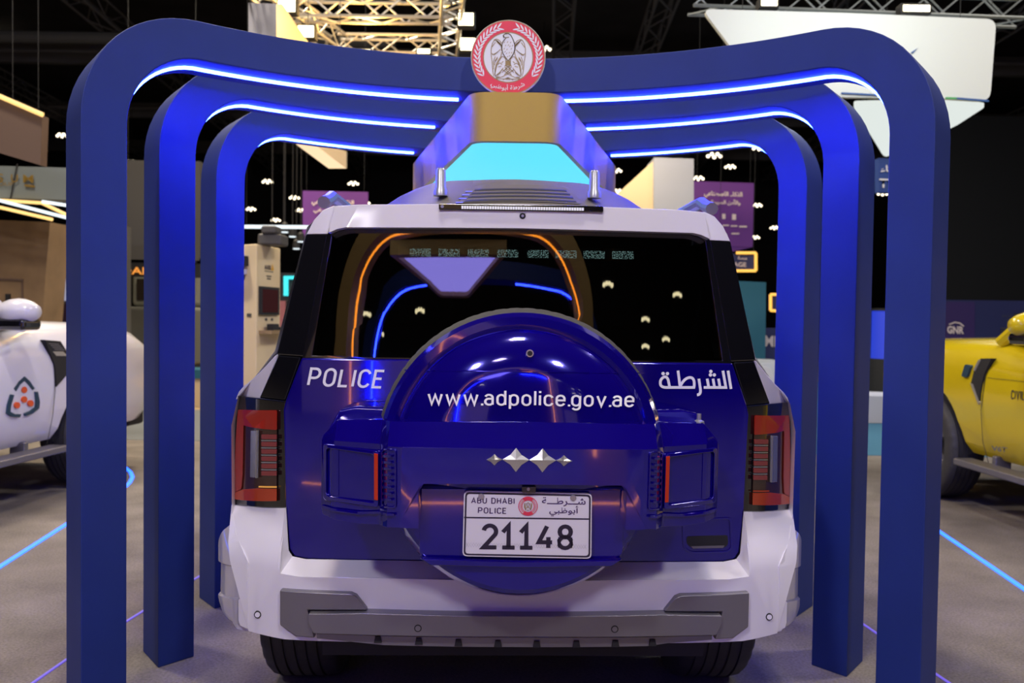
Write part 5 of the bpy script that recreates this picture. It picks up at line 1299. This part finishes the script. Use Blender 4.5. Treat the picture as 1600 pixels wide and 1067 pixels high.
# between the right legs
pf_ = slab('white_platform', [(1340, 618), (1440, 621), (1440, 671), (1340, 667)], 12.1, M['white_panel'], .8, 'white platform on the blue carpet between the arch legs', 'platform')
dr = thing('blue_tank', 'glowing blue cylinder tank on a black base between the arch legs', 'tank', (W(1385, 600, 14.0).x, 14.0, 0))
z0, z1 = W(1385, 560, 14.0).z, W(1385, 486, 14.0).z
bm = bmesh.new(); lathe(bm, [(.24, z0), (.24, z1)], 'z', 32); obj('glow_cylinder', bm, glow('blue_tank_glow', (.02, .07, 1.0), .6), dr)
bm = bmesh.new(); lathe(bm, [(.30, 0), (.30, z0)], 'z', 32); obj('base', bm, M['black'], dr)
bm = bmesh.new(); lathe(bm, [(.26, z1), (.26, z1+.04)], 'z', 32); obj('cap', bm, M['black'], dr)
# booth wall behind the yellow car
bw = slab('booth_wall', [(1440, 468), (1760, 472), (1760, 720), (1440, 720)], 13.5, M['navy'], .2, 'navy booth wall with pale print behind the yellow car', 'wall panel')
slab('wall_tint', [(1440, 471), (1523, 472), (1523, 720), (1440, 720)], 13.49, mat('violet_panel', (.035, .016, .11), .6), .01, parent=bw)
btext('lettering', 'GNR', [(1480, 521), (1506, 522), (1506, 510), (1480, 509)], 13.47, M['banner_txt'], bw, .04)
bm = bmesh.new(); ribbon(bm, [(W(a, c, 13.47).x, W(a, c, 13.47).z) for a, c in ((1483, 507), (1492, 503.5), (1500, 505), (1506, 510))], .02, lambda x, z: (x, 13.47, z)); obj('logo_arc', bm, M['banner_txt'], bw, smooth=0)
for k, body in enumerate(('ملتزمون بدعم', 'في صناعة', 'الدفاع')):
    btext('lettering', body, [(1566+k*6, 497+k*8), (1590, 497.5+k*8), (1590, 490.5+k*8), (1566+k*6, 490+k*8)], 13.47, M['grey_panel'], bw, .0, True)
for k in range(3): slab('fine_print', [(1564, 512+k*4), (1588-k*3, 512.3+k*4), (1588-k*3, 514+k*4), (1564, 513.7+k*4)], 13.47, M['grey_panel'], .005, parent=bw)
slab('wall_speaker', [(1590, 490), (1604, 490), (1604, 508), (1590, 508)], 13.40, M['black'], .1, parent=bw)
slab('black_curtain', [(1395, 180), (2100, 186), (2100, 700), (1395, 700)], 22.0, mat('black_drape', (.004, .004, .005), .9), .2, 'black drape hung behind the navy booth wall', 'curtain')

# ------------------------------------------------------------------ ceiling steel and hall lamps
for i, Y in enumerate((16, 22, 29, 37, 45)):
    b = bmesh.new(); box(b, X0, X1, Y, Y+.25, 9.3, 9.9); tag(obj('ceiling_beam', b, M['steel_dark'], smooth=0), kind='structure')
for x in (-16, -10, -5.5, 0.8, 3.2, 7.5, 12, 18):
    b = bmesh.new(); truss(b, (x, 14, 9.0), (x-2.5 if x < 0 else x+1.5, 48, 9.0), .5, .035, 30); tag(obj('ceiling_truss', b, M['steel_dark'], smooth=0), kind='structure')
for z, Y, r, m in ((8.6, 24, .16, 'duct'), (9.0, 20, .06, 'steel_dark'), (8.8, 33, .08, 'steel_dark'), (9.1, 27, .05, 'steel_dark')):
    b = bmesh.new(); tube(b, (X0, Y, z), (-3.2 if r > .1 else X1, Y, z), r, 10); tag(obj('ceiling_pipe', b, M[m]), kind='structure')
LP = [(8, 72, 30, 'hall lamp high above the brown overhead box'), (97, 213, 34, 'hall lamp beside the edge of the front arch leg'), (205, 255, 36, 'hall lamp between the front and middle arch legs'),
      (418, 285, 36, 'hall lamp above the kiosk, topmost there'), (460, 310, 38, 'hall lamp beside the purple banner near the kiosk'), (392, 328, 40, 'hall lamp over the kiosk beside the rear arch leg'),
      (470, 330, 41, 'hall lamp just under the edge of the purple banner near the kiosk'), (431, 345, 42, 'hall lamp just above the long white light beam'),
      (1141, 262, 36, 'hall lamp under the rear arch above the banner'), (1116, 245, 26, 'bright hall lamp beside the grey column top'), (1091, 280, 34, 'hall lamp at the top corner of the banner beside the column'),
      (1186, 233, 30, 'hall lamp where the rear arch bends'), (1183, 322, 40, 'hall lamp beside the banner, level with its middle'), (1210, 357, 44, 'hall lamp beside the rear arch leg above the orange framed sign'), (1180, 372, 45, 'hall lamp at the bottom corner of the banner'),
      (1580, 236, 34, 'lone hall lamp above the black drape'), (1379, 304, 38, 'hall lamp just under the royal blue sign'), (1124, 85, 23, 'hall lamp at the slanting end of the white hanging sign'), (850, 78, 28, 'hall lamp peeping out beside the crest'), (963, 268, 36, 'hall lamp between light box and cream wing'),
      (965, 300, 38, 'hall lamp low beside the cream wing'), (570, 318, 38, 'hall lamp above the roof end beside the banner'), (552, 288, 37, 'hall lamp beside the light box shell')]
proto = None
for px, py, Y, lab in LP:
    c = W(px, py, Y)
    if proto is None:
        proto = thing('hall_lamp', lab, 'lamp', c, 0, 'hall ceiling lamps')
        for dx, dy, dz in ((-.22, 0, 0), (0, 0, -.04), (.22, 0, 0), (.1, -.05, .08), (-.1, -.05, .08)):
            bm = bmesh.new(); lathe(bm, [(.01, -.03), (.05, 0), (.045, .04), (.01, .06)], 'z', 12, (dx*.8, dy, dz*.7)); obj('lamp_head', bm, M['lamp_small'], proto)
        bm = bmesh.new(); box(bm, -.24, .24, -.03, .03, .07, .12); obj('lamp_bar', bm, M['black'], proto)
        bm = bmesh.new(); tube(bm, (0, 0, .12), (0, 0, max(.5, ZC - c.z)), .01, 5); obj('hall_lamp_rod', bm, M['black'], proto)
        first = c
    else:
        d = dup(proto, c, 0, lab)
        for chd in d.children:
            if chd.name.startswith('hall_lamp_rod'): chd.scale = (1, 1, max(.3, (ZC-c.z)/(ZC-first.z)))
for k, (px, py, lab) in enumerate([(445, 357, 'white spot lamp under the light beam, first from the kiosk'), (457, 364, 'tilted white spot lamp under the light beam'), (425, 372, 'white spot lamp over the kiosk top'), (443, 377, 'white spot lamp beside the kiosk top corner'), (470, 372, 'tilted white spot lamp beside the car pillar'), (463, 383, 'lowest white spot lamp beside the car pillar')]):
    c = W(px, py+3, 13.0+k*.1); r = thing('spot_lamp', lab, 'lamp', c, 0, 'spot lamps beyond the kiosk')
    bm = bmesh.new(); lathe(bm, [(.03, -.03), (.055, .0), (.05, .09), (.02, .12)], 'z', 14); obj('lamp_can', bm, M['black'], r)
    bm = bmesh.new(); lathe(bm, [(.05, -.032), (.05, -.02)], 'z', 14); obj('lamp_face', bm, M['led_white'], r)
    bm = bmesh.new(); tube(bm, (0, 0, .1), (0, 0, ZC-c.z), .008, 5); obj('hanging_rod', bm, M['black'], r)

# ------------------------------------------------------------------ stands behind the viewer, mirrored in the rear glass and the blue paint
M['gold_arch'] = mat('gold_arch_paint', (.50, .34, .15), .5)
M['led_amber'] = glow('amber_led', (1.0, .30, .02), 12.0)
arch('gold_arch', 'gold arch with amber light strip behind the viewer, mirrored in the rear glass', -2.5, R=3.2, S=1.95, H=3.65, wl=.24, bh=.22, t=.30, ro=.95, tm=.30, m=M['gold_arch'], led=M['led_amber'], boxw=.70, x0=-.45, leg_light=.25)
arch('dark_arch', 'dark blue arch with blue light strip behind the gold arch, mirrored in the rear glass', -3.9, R=3.6, S=2.3, H=3.55, wl=.22, bh=.20, t=.22, ro=1.0, tm=.22, boxw=.55, x0=-.2, leg_light=.25)
light_box('hanging_light_box', 'gold wedge shaped light box with violet underside behind the viewer, mirrored in the rear glass', 'light box', (-.69, -3.9, 0), 0.0, 1.5, .25, .84, 3.20, 3.34, M['gold_arch'], glow('violet_light_panel', (.34, .28, 1.0), 7.0), inset=.09)
rw = thing('reflection_boards', 'sand coloured boards added behind the viewer to reflect in the blue paint', 'wall panel', (0, -9.5, 0))  # added unseen boards, sized for the reflections in the blue paint
bm = bmesh.new(); box(bm, -5.6, -1.3, 0, .3, 0, 2.9); obj('board', bm, M['cream'], rw, smooth=0)
bm = bmesh.new(); box(bm, 2.6, 4.4, 0, .3, 0, 2.4); obj('board', bm, M['cream'], rw, smooth=0)
for x in (-3.9, 3.2):
    bm = bmesh.new(); box(bm, x, x+.9, -.01, .0, .0, 2.3); obj('dark_panel', bm, M['navy'], rw, smooth=0)
area('hall_area_light', (-1.5, -6.0, 8.5), (0, -9, .6), 1.0, 130, (1.0, .80, .62))  # added unseen lamp, lights the boards and carpet behind the viewer

area('gold_arch_fill_light', (-.4, 1.2, 9.5), (-.4, -3.0, 2.6), .5, 260, (1.0, .80, .5))  # added unseen lamp, brightens the gold arch for its reflection in the glass
def mirrored(px, py, Y):
    """where a lamp behind the viewer hangs to show at this pixel of the rear glass"""
    p = loc3(px, py, gate_s); o, d = ray(px, py); d = (CAR_I.to_3x3() @ d).normalized()
    n = Vector((.1*p.x/.5625, -1, .123)).normalized(); r = d - 2*d.dot(n)*n
    p = CAR_M @ p; r = CAR_M.to_3x3() @ r
    return p + r*((Y - p.y)/r.y)
for k, (px, py, Y, lab) in enumerate([(949, 446, -9.5, 'hall lamp behind the viewer mirrored highest in the rear glass'), (1009, 501, -12, 'hall lamp behind the viewer mirrored above the Arabic lettering'), (1009, 543, -13, 'hall lamp behind the viewer mirrored just over the tailgate edge'), (1041, 532, -13, 'hall lamp behind the viewer mirrored near the rear pillar'),
        (1058, 463, -10.5, 'hall lamp behind the viewer mirrored beside the glass edge'), (656, 488, -11, 'hall lamp behind the viewer mirrored inside the blue arch'), (566, 493, -11, 'hall lamp behind the viewer mirrored outside the amber arch'), (594, 524, -12.5, 'hall lamp behind the viewer mirrored low inside the amber arch')]):
    c = mirrored(px, py, Y); r = thing('hall_lamp', lab, 'lamp', c, 0, 'hall lamps behind the viewer')
    for dx, dy in ((-.12, 0), (-.04, .03), (.04, .03), (.12, 0)):
        bm = bmesh.new(); lathe(bm, [(.01, -.03), (.045, 0), (.04, .04), (.01, .06)], 'z', 12, (dx, 0, dy)); obj('lamp_head', bm, M['lamp_hot'], r)
    bm = bmesh.new(); box(bm, -.18, .18, -.03, .03, .08, .12); obj('lamp_bar', bm, M['black'], r)
    bm = bmesh.new(); tube(bm, (0, 0, .1), (0, 0, ZC-.004-c.z), .008, 5); obj('hanging_rod', bm, M['black'], r)

bm = bmesh.new(); box(bm, -2.6, 2.4, -2.12, -2.08, .001, .007); tag(obj('floor_light_line', bm, M['led_amber'], smooth=0), 'amber light line in the carpet behind the viewer, mirrored in the blue tailgate', 'light strip')
